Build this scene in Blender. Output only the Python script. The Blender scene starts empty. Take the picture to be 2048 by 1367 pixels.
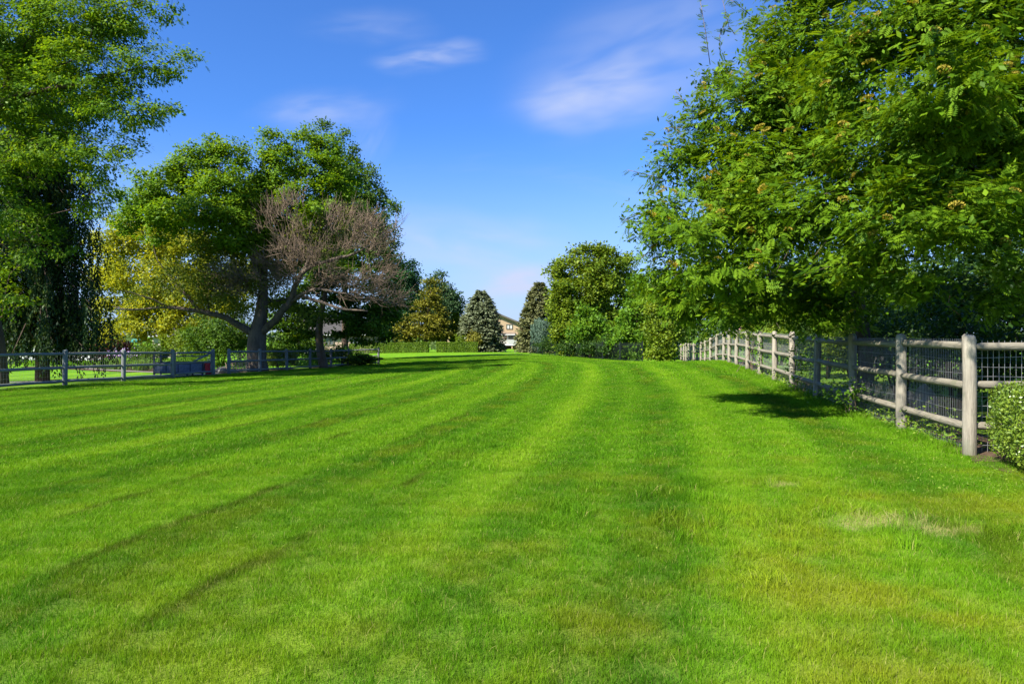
import bpy, math, random
import numpy as np
from mathutils import Vector, Matrix, Euler

# ------------------------------------------------------------------ camera, sky, sun, exposure
SC = bpy.context.scene
COL = SC.collection
F, CX, HY, CAMZ = 1365.0, 1024.0, 672.0, 1.5          # focal length in photo pixels, principal column, horizon row, eye height
cam_d = bpy.data.cameras.new('camera')
cam_d.lens = 24.0
cam_d.sensor_width = 36.0
cam_d.shift_y = -(683.5 - HY) / 2048.0
cam_d.clip_start = 0.05
cam_d.clip_end = 4000.0
cam = bpy.data.objects.new('camera', cam_d)
COL.objects.link(cam)
cam.location = (0, 0, CAMZ)
cam.rotation_euler = (math.radians(90), 0, 0)
SC.camera = cam

SUN_AZ = (-0.75, -0.66)
SUN_EL = math.radians(42)
SUN_STRENGTH = 5.0
SKY_STRENGTH = 0.055
EXPOSURE = 1.4
SKY_TINT = (0.545, 0.98, 1.62)

az = math.atan2(SUN_AZ[0], SUN_AZ[1])
sun_dir = Vector((math.cos(SUN_EL) * math.sin(az), math.cos(SUN_EL) * math.cos(az), math.sin(SUN_EL)))
sd = bpy.data.lights.new('sun', 'SUN')
sd.energy = SUN_STRENGTH
sd.angle = math.radians(0.53)
sd.color = (1.0, 0.955, 0.87)
sun = bpy.data.objects.new('sun', sd)
COL.objects.link(sun)
sun.location = (-30, -10, 40)
sun.rotation_euler = sun_dir.to_track_quat('Z', 'Y').to_euler()

SC.view_settings.view_transform = 'Standard'
SC.view_settings.look = 'None'
SC.view_settings.gamma = 1.0
SC.view_settings.exposure = EXPOSURE
SC.view_settings.use_curve_mapping = False


class NT:
    """small helper around a node tree"""
    def __init__(self, tree):
        self.t = tree
        tree.nodes.clear()

    def n(self, typ, **kw):
        nd = self.t.nodes.new(typ)
        for k, v in kw.items():
            setattr(nd, k, v)
        return nd

    def put(self, sock, v):
        if v is None:
            return
        if isinstance(v, bpy.types.NodeSocket):
            self.t.links.new(v, sock)
        else:
            if isinstance(v, (tuple, list)) and len(v) == 3 and sock.type == 'RGBA':
                v = (*v, 1.0)
            sock.default_value = v

    def m(self, op, a, b=None, c=None, clamp=False):
        nd = self.n('ShaderNodeMath', operation=op, use_clamp=clamp)
        self.put(nd.inputs[0], a)
        self.put(nd.inputs[1], b)
        self.put(nd.inputs[2], c)
        return nd.outputs[0]

    def mix(self, f, a, b, blend='MIX'):
        nd = self.n('ShaderNodeMix', data_type='RGBA', blend_type=blend)
        self.put(nd.inputs[0], f)
        self.put(nd.inputs[6], a)
        self.put(nd.inputs[7], b)
        return nd.outputs[2]

    def noise(self, vec, scale, detail=3.0, rough=0.55, dist=0.0):
        nd = self.n('ShaderNodeTexNoise')
        self.put(nd.inputs['Vector'], vec)
        nd.inputs['Scale'].default_value = scale
        nd.inputs['Detail'].default_value = detail
        nd.inputs['Roughness'].default_value = rough
        nd.inputs['Distortion'].default_value = dist
        return nd.outputs['Fac']

    def ramp(self, fac, stops):
        nd = self.n('ShaderNodeValToRGB')
        self.put(nd.inputs[0], fac)
        el = nd.color_ramp.elements
        while len(el) < len(stops):
            el.new(0.5)
        for e, (p, c) in zip(el, stops):
            e.position = p
            e.color = (*c, 1.0) if len(c) == 3 else c
        return nd.outputs[0]

    def smooth(self, v, lo, hi):
        nd = self.n('ShaderNodeMapRange', interpolation_type='SMOOTHSTEP')
        self.put(nd.inputs[0], v)
        nd.inputs[1].default_value = lo
        nd.inputs[2].default_value = hi
        return nd.outputs[0]

    def comb(self, x, y, z=0.0):
        nd = self.n('ShaderNodeCombineXYZ')
        self.put(nd.inputs[0], x)
        self.put(nd.inputs[1], y)
        self.put(nd.inputs[2], z)
        return nd.outputs[0]

    def sep(self, v):
        nd = self.n('ShaderNodeSeparateXYZ')
        self.put(nd.inputs[0], v)
        return nd.outputs


world = bpy.data.worlds.new('World')
SC.world = world
world.use_nodes = True
w = NT(world.node_tree)
sky = w.n('ShaderNodeTexSky', sky_type='NISHITA', sun_disc=False)
sky.sun_elevation = SUN_EL
sky.sun_rotation = az
sky.altitude = 200
sky.air_density = 1.0
sky.dust_density = 0.6
sky.ozone_density = 3.5
tint = w.mix(1.0, sky.outputs[0], SKY_TINT, 'MULTIPLY')
tc = w.n('ShaderNodeTexCoord')
dx, dy, dz = w.sep(tc.outputs['Generated'])
dyc = w.m('MAXIMUM', w.m('ABSOLUTE', dy), 0.05)
cu = w.m('DIVIDE', dx, dyc)
cv = w.m('DIVIDE', dz, dyc)
front = w.smooth(dy, 0.0, 0.2)


def cloud(px, py, rx, ry, rot, amt, nscale, nx=3.5):
    """one thin cirrus wisp: an elliptic patch of stretched noise round a sky direction"""
    u0, v0 = (px - CX) / F, (HY - py) / F
    c, s = math.cos(math.radians(rot)), math.sin(math.radians(rot))
    du = w.m('SUBTRACT', cu, u0)
    dv = w.m('SUBTRACT', cv, v0)
    a = w.m('ADD', w.m('MULTIPLY', du, c), w.m('MULTIPLY', dv, s))
    b = w.m('SUBTRACT', w.m('MULTIPLY', dv, c), w.m('MULTIPLY', du, s))
    warp = w.m('MULTIPLY', w.m('SUBTRACT', w.noise(w.comb(a, b, px * .013), 7.0, 2), .5), 0.09)
    a2 = w.m('DIVIDE', w.m('ADD', a, warp), rx / F)
    b2 = w.m('DIVIDE', w.m('ADD', b, w.m('MULTIPLY', warp, 0.5)), ry / F)
    r = w.m('SQRT', w.m('ADD', w.m('MULTIPLY', a2, a2), w.m('MULTIPLY', b2, b2)))
    fall = w.smooth(r, 1.0, 0.0)
    nz = w.noise(w.comb(w.m('MULTIPLY', a, nscale), w.m('MULTIPLY', b, nscale * nx), py * .01), 1.0, 2.6, .5, .3)
    return w.m('MULTIPLY', w.m('MULTIPLY', fall, w.smooth(nz, 0.12, 0.82)), amt)


cl = None
for args in [(855, 118, 130, 42, 2, .62, 14), (1190, 195, 230, 85, 8, .80, 8), (1300, 120, 360, 190, 20, .50, 6),
             (650, 222, 190, 62, 6, .50, 12), (740, 60, 180, 50, 0, .22, 12), (920, 495, 330, 95, -8, .62, 8),
             (1050, 562, 120, 46, 4, 1.15, 14), (740, 300, 90, 60, 60, .22, 14), (1000, 610, 420, 90, 0, .40, 7)]:
    f = cloud(*args)
    cl = f if cl is None else w.m('ADD', cl, f)
cl = w.m('MINIMUM', w.m('MULTIPLY', cl, front), 0.92)
wisps = w.m('MULTIPLY', w.smooth(w.noise(w.comb(w.m('MULTIPLY', cu, 1.1), w.m('MULTIPLY', cv, 4.0), 3.0), 1.6, 5, .6, .5), .58, .85), 0.16)
cl = w.m('MAXIMUM', cl, wisps)
haze = w.m('MULTIPLY', w.smooth(dz, .30, -.02), .72)
tint = w.mix(haze, tint, (3.9, 4.75, 6.6))
skyc = w.mix(cl, tint, (4.5, 5.0, 6.7))
bg = w.n('ShaderNodeBackground')
w.put(bg.inputs[0], skyc)
bg.inputs[1].default_value = SKY_STRENGTH
out = w.n('ShaderNodeOutputWorld')
w.t.links.new(bg.outputs[0], out.inputs[0])

# ------------------------------------------------------------------ helpers
rng = np.random.default_rng(11)
random.seed(11)


def at(px, py, Y):
    return np.array([(px - CX) / F * Y, Y, CAMZ + (HY - py) / F * Y])


def norm(a):
    a = np.asarray(a, float)
    return a / np.maximum(np.linalg.norm(a, axis=-1, keepdims=True), 1e-9)


class Geo:
    """collects triangles, then links them as ONE mesh object"""
    def __init__(self):
        self.V, self.T, self.A, self.S, self.n = [], [], [], [], 0

    def add(self, V, T, tint=0.5, smooth=False):
        V = np.asarray(V, float).reshape(-1, 3)
        T = np.asarray(T, int).reshape(-1, 3)
        self.V.append(V)
        self.T.append(T + self.n)
        self.A.append(np.broadcast_to(np.asarray(tint, float), (len(V),)))
        self.S.append(np.full(len(T), smooth))
        self.n += len(V)
        return self

    def box(self, c, s, rot=None, bevel=0.0, tint=0.5):
        sx, sy, sz = np.asarray(s, float) / 2
        b = min(bevel, sx * .9, sy * .9, sz * .9)
        if b <= 0:
            V = np.array([[x, y, z] for x in (-sx, sx) for y in (-sy, sy) for z in (-sz, sz)])
            Q = [(0, 1, 3, 2), (4, 6, 7, 5), (0, 4, 5, 1), (2, 3, 7, 6), (0, 2, 6, 4), (1, 5, 7, 3)]
            T = [t for q in Q for t in ((q[0], q[1], q[2]), (q[0], q[2], q[3]))]
        else:
            bm = __import__('bmesh').new()
            import bmesh
            bmesh.ops.create_cube(bm, size=1.0)
            bmesh.ops.scale(bm, vec=(sx * 2, sy * 2, sz * 2), verts=bm.verts)
            bmesh.ops.bevel(bm, geom=bm.edges[:], offset=b, segments=1, affect='EDGES')
            bmesh.ops.triangulate(bm, faces=bm.faces[:])
            V = np.array([v.co[:] for v in bm.verts])
            T = [[v.index for v in f.verts] for f in bm.faces]
            bm.free()
        if rot is not None:
            V = V @ np.asarray(rot).T
        return self.add(V + np.asarray(c, float), T, tint)

    def tube(self, P, R, sides=6, cap=True, tint=0.5):
        P = np.asarray(P, float)
        R = np.broadcast_to(np.asarray(R, float), (len(P),))
        d = norm(np.gradient(P, axis=0))
        ref = np.array([0, 0, 1.0]) if abs(d[0][2]) < .8 else np.array([1.0, 0, 0])
        u = norm(np.cross(d, ref))
        v = np.cross(d, u)
        a = np.arange(sides) * 2 * math.pi / sides
        ring = u[:, None, :] * np.cos(a)[None, :, None] + v[:, None, :] * np.sin(a)[None, :, None]
        V = (P[:, None, :] + ring * R[:, None, None]).reshape(-1, 3)
        n = len(P)
        i = np.arange(n - 1)[:, None] * sides
        j = np.arange(sides)[None, :]
        k = (j + 1) % sides
        q = np.stack([i + j, i + k, i + sides + k, i + sides + j], -1).reshape(-1, 4)
        T = np.concatenate([q[:, [0, 1, 2]], q[:, [0, 2, 3]]])
        if cap:
            V = np.concatenate([V, P[:1], P[-1:]])
            b0, b1 = n * sides, n * sides + 1
            j1 = np.arange(sides)
            k1 = (j1 + 1) % sides
            c0 = np.stack([np.full(sides, b0), k1, j1], -1)
            o = (n - 1) * sides
            c1 = np.stack([np.full(sides, b1), o + j1, o + k1], -1)
            T = np.concatenate([T, c0, c1])
        return self.add(V, T, tint, True)

    def tris(self):
        return sum(len(t) for t in self.T)

    def build(self, name, mat, parent=None, origin=None, kind=None, label=None):
        V = np.concatenate(self.V)
        T = np.concatenate(self.T)
        if origin is None:
            lo, hi = V.min(0), V.max(0)
            origin = np.array([(lo[0] + hi[0]) / 2, (lo[1] + hi[1]) / 2, lo[2]])
        origin = np.asarray(origin, float)
        me = bpy.data.meshes.new(name)
        me.vertices.add(len(V))
        me.vertices.foreach_set('co', (V - origin).astype(np.float32).ravel())
        me.loops.add(len(T) * 3)
        me.loops.foreach_set('vertex_index', T.astype(np.int32).ravel())
        me.polygons.add(len(T))
        me.polygons.foreach_set('loop_start', np.arange(0, len(T) * 3, 3, dtype=np.int32))
        me.polygons.foreach_set('use_smooth', np.concatenate(self.S))
        me.update(calc_edges=True)
        at_ = me.attributes.new('tint', 'FLOAT', 'POINT')
        at_.data.foreach_set('value', np.concatenate(self.A).astype(np.float32))
        me.materials.append(mat)
        o = bpy.data.objects.new(name, me)
        COL.objects.link(o)
        if parent is not None:
            o.parent = parent
            o.location = Vector(origin) - wloc(parent)
        else:
            o.location = origin
        if kind:
            o['kind'] = kind
        if label:
            o['label'] = label
        return o


def wloc(o):
    v = Vector(o.location)
    while o.parent is not None:
        o = o.parent
        v = v + Vector(o.location)
    return v


def tag(o, label, cat, group=None):
    o['label'] = label
    o['category'] = cat
    if group:
        o['group'] = group
    return o


def thing(name, label, cat, loc, group=None):
    o = bpy.data.objects.new(name, None)
    o.empty_display_size = 0.3
    COL.objects.link(o)
    o.location = Vector([float(q) for q in loc])
    return tag(o, label, cat, group)


def place(src, parent, loc, rot=(0, 0, 0), scl=(1, 1, 1), name=None):
    """a copy of a part that shares its mesh"""
    o = src.copy()
    COL.objects.link(o)
    o.parent = parent
    o.location = Vector([float(q) for q in loc]) - wloc(parent)
    o.rotation_euler = rot
    o.scale = scl
    return o


# ------------------------------------------------------------------ terrain
FENCE_R = lambda Y: 5.3 + 0.183 * (Y - 7.9)
CTRL = np.array([
    (0, -4, 0), (0, 0, 0), (0, 4, 0), (-5, 3, -.02), (5, 2, .05), (10, 3, .08), (-12, 2, -.1), (-12, 10, -.12), (12, 10, .12),
    (5.3, 7.9, .12), (6.1, 12.2, .13), (6.99, 16.9, .19), (7.7, 21.4, .27), (8.7, 26.4, .36), (9.34, 30.4, .35), (9.9, 33, .26), (10.5, 36.5, -.05),
    (11.8, 44, -.35), (15.4, 63, -.65), (12, 27, .33), (16, 20, .2), (25, 20, .15), (25, 40, -.2),
    (-16, 21, -.2), (-15.3, 24.5, -.23), (-14.5, 29.2, -.33), (-13.9, 33.6, -.38), (-12.9, 39.2, -.48), (-11.5, 48, -.62),
    (-22, 27, -.35), (-24, 36, -.45), (-20, 48, -.6), (-30, 60, -.7), (-40, 40, -.5),
    (0, 10, .01), (0, 20, .02), (0, 30, .0), (0, 40, -.06), (-5, 15, -.08), (-5, 25, -.12), (-5, 35, -.2), (-9.5, 30, -.25), (5, 25, .2), (5, 33, .17),
    (6.6, 40, .03), (5, 50, -.12), (3.3, 60, -.21), (1.8, 70, -.29), (-3, 60, -.25), (-8, 75, -.29), (-15, 75, -.4), (0, 78, -.34), (0, 95, -.7), (20, 90, -.8), (-25, 90, -.7),
    (0, 120, -1.05), (40, 120, -1.0), (-40, 120, -1.0)], float)


def _phi(r2):
    return np.where(r2 > 1e-9, r2 * np.log(np.maximum(r2, 1e-9)) * 0.5, 0)


_n = len(CTRL)
_sc = 20.0
_c = CTRL[:, :2] / _sc
_K = _phi(((_c[:, None] - _c[None]) ** 2).sum(-1)) + np.eye(_n) * 0.004
_P = np.c_[np.ones(_n), _c]
_M = np.block([[_K, _P], [_P.T, np.zeros((3, 3))]])
_W = np.linalg.solve(_M, np.r_[CTRL[:, 2], 0, 0, 0])


def ground(x, y):
    x = np.asarray(x, float)
    y = np.asarray(y, float)
    sh = np.broadcast(x, y).shape
    q = np.stack(np.broadcast_arrays(x, y), -1).reshape(-1, 2) / _sc
    r2 = ((q[:, None] - _c[None]) ** 2).sum(-1)
    z = _phi(r2) @ _W[:_n] + _W[_n] + q @ _W[_n + 1:]
    qx, qy = q[:, 0] * _sc, q[:, 1] * _sc
    b = np.clip(np.maximum(np.maximum((np.abs(qx) - 28) / 25, (qy - 95) / 25), (-qy - 3) / 8), 0, 1)
    b = b * b * (3 - 2 * b)
    far = np.where(qy > 60, -1.05, np.clip(-.5 * (qy / 60), -1, 0))
    z = np.clip(z, -1.4, .7) * (1 - b) + far * b
    return z.reshape(sh) if sh else float(z[0])


def gp(px, Y, dz=0.0):
    x = (px - CX) / F * Y
    return np.array([x, Y, ground(x, Y) + dz])


def gxy(x, y, dz=0.0):
    return np.array([x, y, ground(x, y) + dz])


# ------------------------------------------------------------------ materials
def new_mat(name):
    m = bpy.data.materials.new(name)
    m.use_nodes = True
    return m, NT(m.node_tree)


def finish(t, shader, disp=None):
    o = t.n('ShaderNodeOutputMaterial')
    t.t.links.new(shader, o.inputs[0])


def principled(t, col, rough=0.6, spec=0.3, metal=0.0, normal=None):
    p = t.n('ShaderNodeBsdfPrincipled')
    t.put(p.inputs['Base Color'], col)
    t.put(p.inputs['Roughness'], rough)
    p.inputs['Specular IOR Level'].default_value = spec
    p.inputs['Metallic'].default_value = metal
    if normal is not None:
        t.put(p.inputs['Normal'], normal)
    return p.outputs[0]


def bump(t, h, strength=0.3, dist=0.02):
    b = t.n('ShaderNodeBump')
    b.inputs['Strength'].default_value = strength
    b.inputs['Distance'].default_value = dist
    t.put(b.inputs['Height'], h)
    return b.outputs[0]


def leaf_mat(name, dark, mid, light, trans=0.35, rough=0.5, spec=0.14, tcol=None):
    m, t = new_mat(name)
    a = t.n('ShaderNodeAttribute', attribute_name='tint')
    geo = t.n('ShaderNodeNewGeometry')
    nz = t.noise(geo.outputs['Position'], 0.9, 2)
    fac = t.m('ADD', a.outputs['Fac'], t.m('MULTIPLY', t.m('SUBTRACT', nz, .5), .7), clamp=True)
    col = t.ramp(fac, [(0.0, dark), (0.5, mid), (1.0, light)])
    p = principled(t, col, rough, spec)
    tr = t.n('ShaderNodeBsdfTranslucent')
    tcol = tcol or (1.5, 1.25, 0.45)
    t.put(tr.inputs[0], t.mix(1.0, col, tcol, 'MULTIPLY'))
    mx = t.n('ShaderNodeMixShader')
    mx.inputs[0].default_value = trans
    t.t.links.new(p, mx.inputs[1])
    t.t.links.new(tr.outputs[0], mx.inputs[2])
    finish(t, mx.outputs[0])
    return m


def bark_mat(name, c1, c2, scale=6.0, stretch=0.25):
    m, t = new_mat(name)
    geo = t.n('ShaderNodeNewGeometry')
    mp = t.n('ShaderNodeMapping')
    mp.inputs['Scale'].default_value = (1, 1, stretch)
    t.t.links.new(geo.outputs['Position'], mp.inputs[0])
    nz = t.noise(mp.outputs[0], scale, 6, .7, .3)
    n2 = t.noise(geo.outputs['Position'], 1.3, 3)
    col = t.mix(t.smooth(nz, .3, .7), c1, c2)
    col = t.mix(t.m('MULTIPLY', n2, .5), col, (c1[0] * 1.2, c1[1] * 1.1, c1[2]))
    finish(t, principled(t, col, .9, .15, normal=bump(t, nz, .8, .05)))
    return m


def wood_mat(name, c1, c2, c3, axis=2, lichen=None):
    """weathered timber with grain along one object axis"""
    m, t = new_mat(name)
    tc = t.n('ShaderNodeTexCoord')
    info = t.n('ShaderNodeObjectInfo')
    mp = t.n('ShaderNodeMapping')
    s = [9.0, 9.0, 9.0]
    s[axis] = 0.55
    mp.inputs['Scale'].default_value = s
    t.t.links.new(tc.outputs['Object'], mp.inputs[0])
    off = t.n('ShaderNodeVectorMath', operation='ADD')
    t.t.links.new(mp.outputs[0], off.inputs[0])
    t.put(off.inputs[1], t.comb(t.m('MULTIPLY', info.outputs['Random'], 40), t.m('MULTIPLY', info.outputs['Random'], 17), 0))
    g = t.noise(off.outputs[0], 3.2, 5, .65, .2)
    g2 = t.noise(off.outputs[0], 12, 3, .6)
    off2 = t.n('ShaderNodeVectorMath', operation='ADD')
    t.t.links.new(tc.outputs['Object'], off2.inputs[0])
    t.put(off2.inputs[1], t.comb(t.m('MULTIPLY', info.outputs['Random'], 23), 0, 0))
    big = t.noise(off2.outputs[0], 4.5, 4)
    col = t.mix(t.smooth(g, .35, .65), c1, c2)
    col = t.mix(t.m('MULTIPLY', t.smooth(g2, .55, .75), .6), col, c3)
    col = t.mix(t.m('MULTIPLY', info.outputs['Random'], .55), col, tuple(.5 * (p + q) for p, q in zip(c2, c1)))
    if lichen:
        col = t.mix(t.m('MULTIPLY', t.smooth(big, .52, .68), .55), col, lichen)
    if axis == 2:
        oz = t.sep(tc.outputs['Object'])[2]
        dirt = t.m('MULTIPLY', t.smooth(t.m('ADD', oz, t.m('MULTIPLY', t.m('SUBTRACT', big, .5), .35)), .26, .0), .6)
        col = t.mix(dirt, col, (.085, .080, .045))
    h = t.m('ADD', g, t.m('MULTIPLY', g2, .5))
    finish(t, principled(t, col, .85, .2, normal=bump(t, h, .8, .02)))
    return m


def flat_mat(name, c, rough=0.6, spec=0.3, var=0.12, scale=8.0, metal=0.0, bmp=0.15):
    m, t = new_mat(name)
    tc = t.n('ShaderNodeTexCoord')
    nz = t.noise(tc.outputs['Object'], scale, 5, .6)
    n2 = t.noise(tc.outputs['Object'], scale * .2, 3)
    f = t.m('ADD', t.m('MULTIPLY', nz, .6), t.m('MULTIPLY', n2, .4))
    lo = tuple(max(0, q * (1 - var * 2)) for q in c)
    hi = tuple(min(1, q * (1 + var)) for q in c)
    col = t.mix(t.smooth(f, .3, .7), lo, hi)
    finish(t, principled(t, col, rough, spec, metal, bump(t, nz, bmp, .01)))
    return m


def lawn_nodes(t, blades):
    """colour of the lawn by place: painted blade sheen of mower passes, dry and lush patches"""
    geo = t.n('ShaderNodeNewGeometry')
    pos = geo.outputs['Position']
    x, y, z = t.sep(pos)
    p2 = t.comb(x, y, 0.0)
    wob = t.m('MULTIPLY', t.m('SUBTRACT', t.noise(p2, .45, 3), .5), .75)
    far = t.m('MAXIMUM', t.m('SUBTRACT', y, 32.0), 0.0)
    u = t.m('ADD', t.m('SUBTRACT', x, t.m('MULTIPLY', y, .29)), t.m('MULTIPLY', t.m('MULTIPLY', y, y), .0036))
    u = t.m('ADD', u, t.m('MULTIPLY', t.m('MULTIPLY', far, far), .014))
    u = t.m('ADD', u, wob)
    s1 = t.m('SINE', t.m('MULTIPLY', u, 2 * math.pi / 1.18))
    s2 = t.m('SINE', t.m('MULTIPLY', u, 2 * math.pi / 2.9))
    st = t.m('ADD', t.m('MULTIPLY', s1, .34), t.m('MULTIPLY', s2, .42))  # light on blades bent by the mower, painted as lighter and darker green
    st = t.m('MULTIPLY', st, t.m('ADD', t.m('MULTIPLY', t.noise(p2, .22, 2), 1.6), -.15))
    n1 = t.noise(p2, .55, 4, .6)
    n2 = t.noise(p2, 2.6, 4, .65)
    n3 = t.noise(p2, 11.0, 3, .65)
    v = t.m('ADD', t.m('MULTIPLY', st, .64), .55)
    v = t.m('ADD', v, t.m('MULTIPLY', t.m('SUBTRACT', n2, .5), .75))
    v = t.m('ADD', v, t.m('MULTIPLY', t.m('SUBTRACT', n1, .5), .5))
    v = t.m('ADD', v, t.m('MULTIPLY', t.m('SUBTRACT', n3, .5), .6))
    col = t.ramp(v, [(0.0, (.032, .110, .003)), (.36, (.068, .186, .004)), (.66, (.122, .262, .006)), (1.0, (.195, .33, .012))])
    # yellowed turf near the camera and where the mower scalped it
    near = t.smooth(y, 11.0, 3.0)
    scalp = t.smooth(t.m('ADD', t.m('MULTIPLY', st, -.5), t.noise(p2, 1.1, 4, .6)), .60, .85)
    dry = t.smooth(t.m('ADD', t.noise(p2, .8, 4, .62), t.m('MULTIPLY', near, .10)), .52, .74)
    side = t.smooth(x, -1.5, 3.0)
    dry = t.m('MULTIPLY', dry, t.m('ADD', .12, t.m('MULTIPLY', t.m('MULTIPLY', near, t.m('ADD', .35, t.m('MULTIPLY', side, .65))), .62)))
    dry = t.m('MAXIMUM', dry, t.m('MULTIPLY', scalp, .28))
    # wheel tracks of the mower: thin darker, brownish lines along the passes
    u2 = t.m('ADD', u, t.m('MULTIPLY', t.m('SUBTRACT', t.noise(p2, 1.7, 3), .5), .22))
    tr_ = t.m('ABSOLUTE', t.m('SUBTRACT', t.m('FRACT', t.m('DIVIDE', u2, 1.18)), .5))
    trk = t.smooth(tr_, .10, .0)
    trk = t.m('MULTIPLY', trk, t.smooth(t.noise(p2, .55, 3, .6), .42, .60))
    trk = t.m('MULTIPLY', trk, t.m('MULTIPLY', t.smooth(y, 24.0, 10.0), t.m('ADD', .18, t.m('MULTIPLY', t.smooth(x, .8, -1.2), .82))))
    col = t.mix(dry, col, (.25, .26, .012))
    col = t.mix(t.m('MULTIPLY', trk, .72), col, (.055, .075, .005))
    straw = None
    for (cx, cy, rx, ry) in [(2.85, 5.3, .52, .26), (3.15, 5.05, .34, .16), (2.6, 6.6, .22, .14)]:
        a = t.m('DIVIDE', t.m('SUBTRACT', x, cx), rx)
        b = t.m('DIVIDE', t.m('SUBTRACT', y, cy), ry)
        r = t.m('SQRT', t.m('ADD', t.m('MULTIPLY', a, a), t.m('MULTIPLY', b, b)))
        r = t.m('ADD', r, t.m('MULTIPLY', t.m('SUBTRACT', t.noise(p2, 6.0, 4, .7), .5), 2.4))
        k = t.smooth(r, 1.1, .25)
        straw = k if straw is None else t.m('MAXIMUM', straw, k)
    return geo, p2, col, straw, n3, y


def lawn_material(blades):
    m, t = new_mat('lawn_blades' if blades else 'lawn_ground')
    geo, p2, col, straw, n3, y = lawn_nodes(t, blades)
    if blades:
        a = t.n('ShaderNodeAttribute', attribute_name='tint')
        col = t.mix(t.smooth(a.outputs['Fac'], .955, .985), col, (.28, .26, .075))
        b = t.m('ADD', .72, t.m('MULTIPLY', a.outputs['Fac'], .62))
        col = t.mix(1.0, col, t.comb(b, b, b), 'MULTIPLY')
        col = t.mix(t.m('MULTIPLY', t.m('MULTIPLY', straw, .85), t.smooth(a.outputs['Fac'], .62, .40)), col, (.42, .36, .15))
        p = principled(t, col, .6, .10)
        tr = t.n('ShaderNodeBsdfTranslucent')
        t.put(tr.inputs[0], t.mix(1.0, col, (1.2, 1.2, .6), 'MULTIPLY'))
        mx = t.n('ShaderNodeMixShader')
        mx.inputs[0].default_value = .42
        t.t.links.new(p, mx.inputs[1])
        t.t.links.new(tr.outputs[0], mx.inputs[2])
        finish(t, mx.outputs[0])
    else:
        col = t.mix(t.m('MULTIPLY', straw, .8), col, (.42, .34, .17))
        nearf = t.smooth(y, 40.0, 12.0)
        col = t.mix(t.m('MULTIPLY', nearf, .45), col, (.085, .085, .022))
        h = t.noise(p2, 45.0, 3, .7)
        finish(t, principled(t, col, .9, .1, normal=bump(t, h, .6, .03)))
    return m


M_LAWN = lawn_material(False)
M_BLADE = lawn_material(True)
M_SOIL = flat_mat('bare_soil', (.085, .055, .034), .95, .1, .3, 14, bmp=.8)
M_CONC = flat_mat('pale_concrete', (.30, .28, .24), .9, .2, .08, 5)
M_POST = wood_mat('weathered_post_wood', (.325, .290, .222), (.185, .162, .122), (.055, .048, .038), 2, (.15, .155, .105))
M_RAIL = wood_mat('weathered_rail_wood', (.255, .228, .170), (.150, .130, .092), (.05, .042, .032), 0, (.14, .14, .08))
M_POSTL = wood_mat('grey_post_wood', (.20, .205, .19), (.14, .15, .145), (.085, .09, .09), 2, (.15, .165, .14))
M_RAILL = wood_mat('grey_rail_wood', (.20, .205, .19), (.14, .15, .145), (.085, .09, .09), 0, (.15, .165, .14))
M_WIRE = flat_mat('galvanised_wire', (.36, .36, .35), .45, .5, .1, 20, .6)
M_IRON = flat_mat('dark_iron', (.012, .018, .017), .7, .1, .1, 20)
M_BARK = bark_mat('ash_bark', (.13, .105, .082), (.05, .040, .031))
M_BARKD = bark_mat('dark_bark', (.08, .058, .042), (.03, .022, .017))
M_BARKR = bark_mat('smooth_bark', (.17, .125, .085), (.08, .058, .04), 10)
M_TWIG = bark_mat('bare_twig', (.20, .15, .108), (.11, .082, .06), 10)

L_ROWAN = leaf_mat('rowan_leaf', (.026, .072, .005), (.098, .192, .007), (.165, .265, .012), .40, .5, .10)
L_FLOWER = leaf_mat('faded_flower', (.21, .20, .018), (.33, .27, .035), (.42, .34, .06), .3, .7, .1)
L_LOCUST = leaf_mat('locust_leaf', (.032, .086, .005), (.098, .202, .010), (.170, .270, .016), .48)
L_HEML = leaf_mat('hemlock_needle', (.010, .026, .010), (.022, .050, .014), (.075, .105, .020), .18)
L_ASH = leaf_mat('ash_leaf', (.032, .088, .005), (.108, .218, .010), (.175, .285, .016), .48)
L_ASHY = leaf_mat('young_ash_leaf', (.06, .10, .012), (.12, .17, .018), (.19, .22, .03), .40)
L_GOLD = leaf_mat('golden_leaf', (.125, .165, .012), (.275, .315, .020), (.385, .415, .042), .55)
L_MAPLE = leaf_mat('maple_leaf', (.020, .058, .006), (.060, .128, .009), (.120, .205, .014), .38)
L_FEATH = leaf_mat('feathery_leaf', (.030, .078, .012), (.072, .140, .018), (.12, .19, .022), .38)
L_DARK = leaf_mat('deep_green_leaf', (.008, .034, .012), (.018, .062, .018), (.040, .105, .022), .25)
L_PINE = leaf_mat('pine_needle', (.016, .042, .016), (.035, .075, .026), (.075, .125, .045), .15)
L_GPINE = leaf_mat('golden_conifer_needle', (.070, .078, .007), (.145, .142, .012), (.22, .205, .022), .18)
L_ARB = leaf_mat('arborvitae_scale', (.05, .095, .008), (.10, .165, .012), (.16, .22, .02), .2)
L_SPRU = leaf_mat('blue_spruce_needle', (.058, .076, .034), (.125, .150, .074), (.185, .210, .112), .12)
L_SPRB = leaf_mat('brownish_spruce_needle', (.048, .056, .020), (.110, .120, .044), (.170, .175, .068), .12)
L_JUNI = leaf_mat('juniper_scale', (.040, .075, .050), (.080, .130, .088), (.13, .19, .13), .12)
L_OLIVE = leaf_mat('olive_leaf', (.042, .080, .005), (.115, .180, .009), (.185, .245, .018), .34)
L_BRIGHT = leaf_mat('bright_leaf', (.034, .095, .006), (.085, .185, .010), (.145, .26, .018), .38)
L_HEDGE = leaf_mat('hedge_leaf', (.045, .095, .006), (.095, .165, .009), (.15, .22, .014), .3)
L_BOX = leaf_mat('box_leaf', (.055, .105, .010), (.125, .200, .018), (.22, .29, .028), .3, .35, .4)
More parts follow.
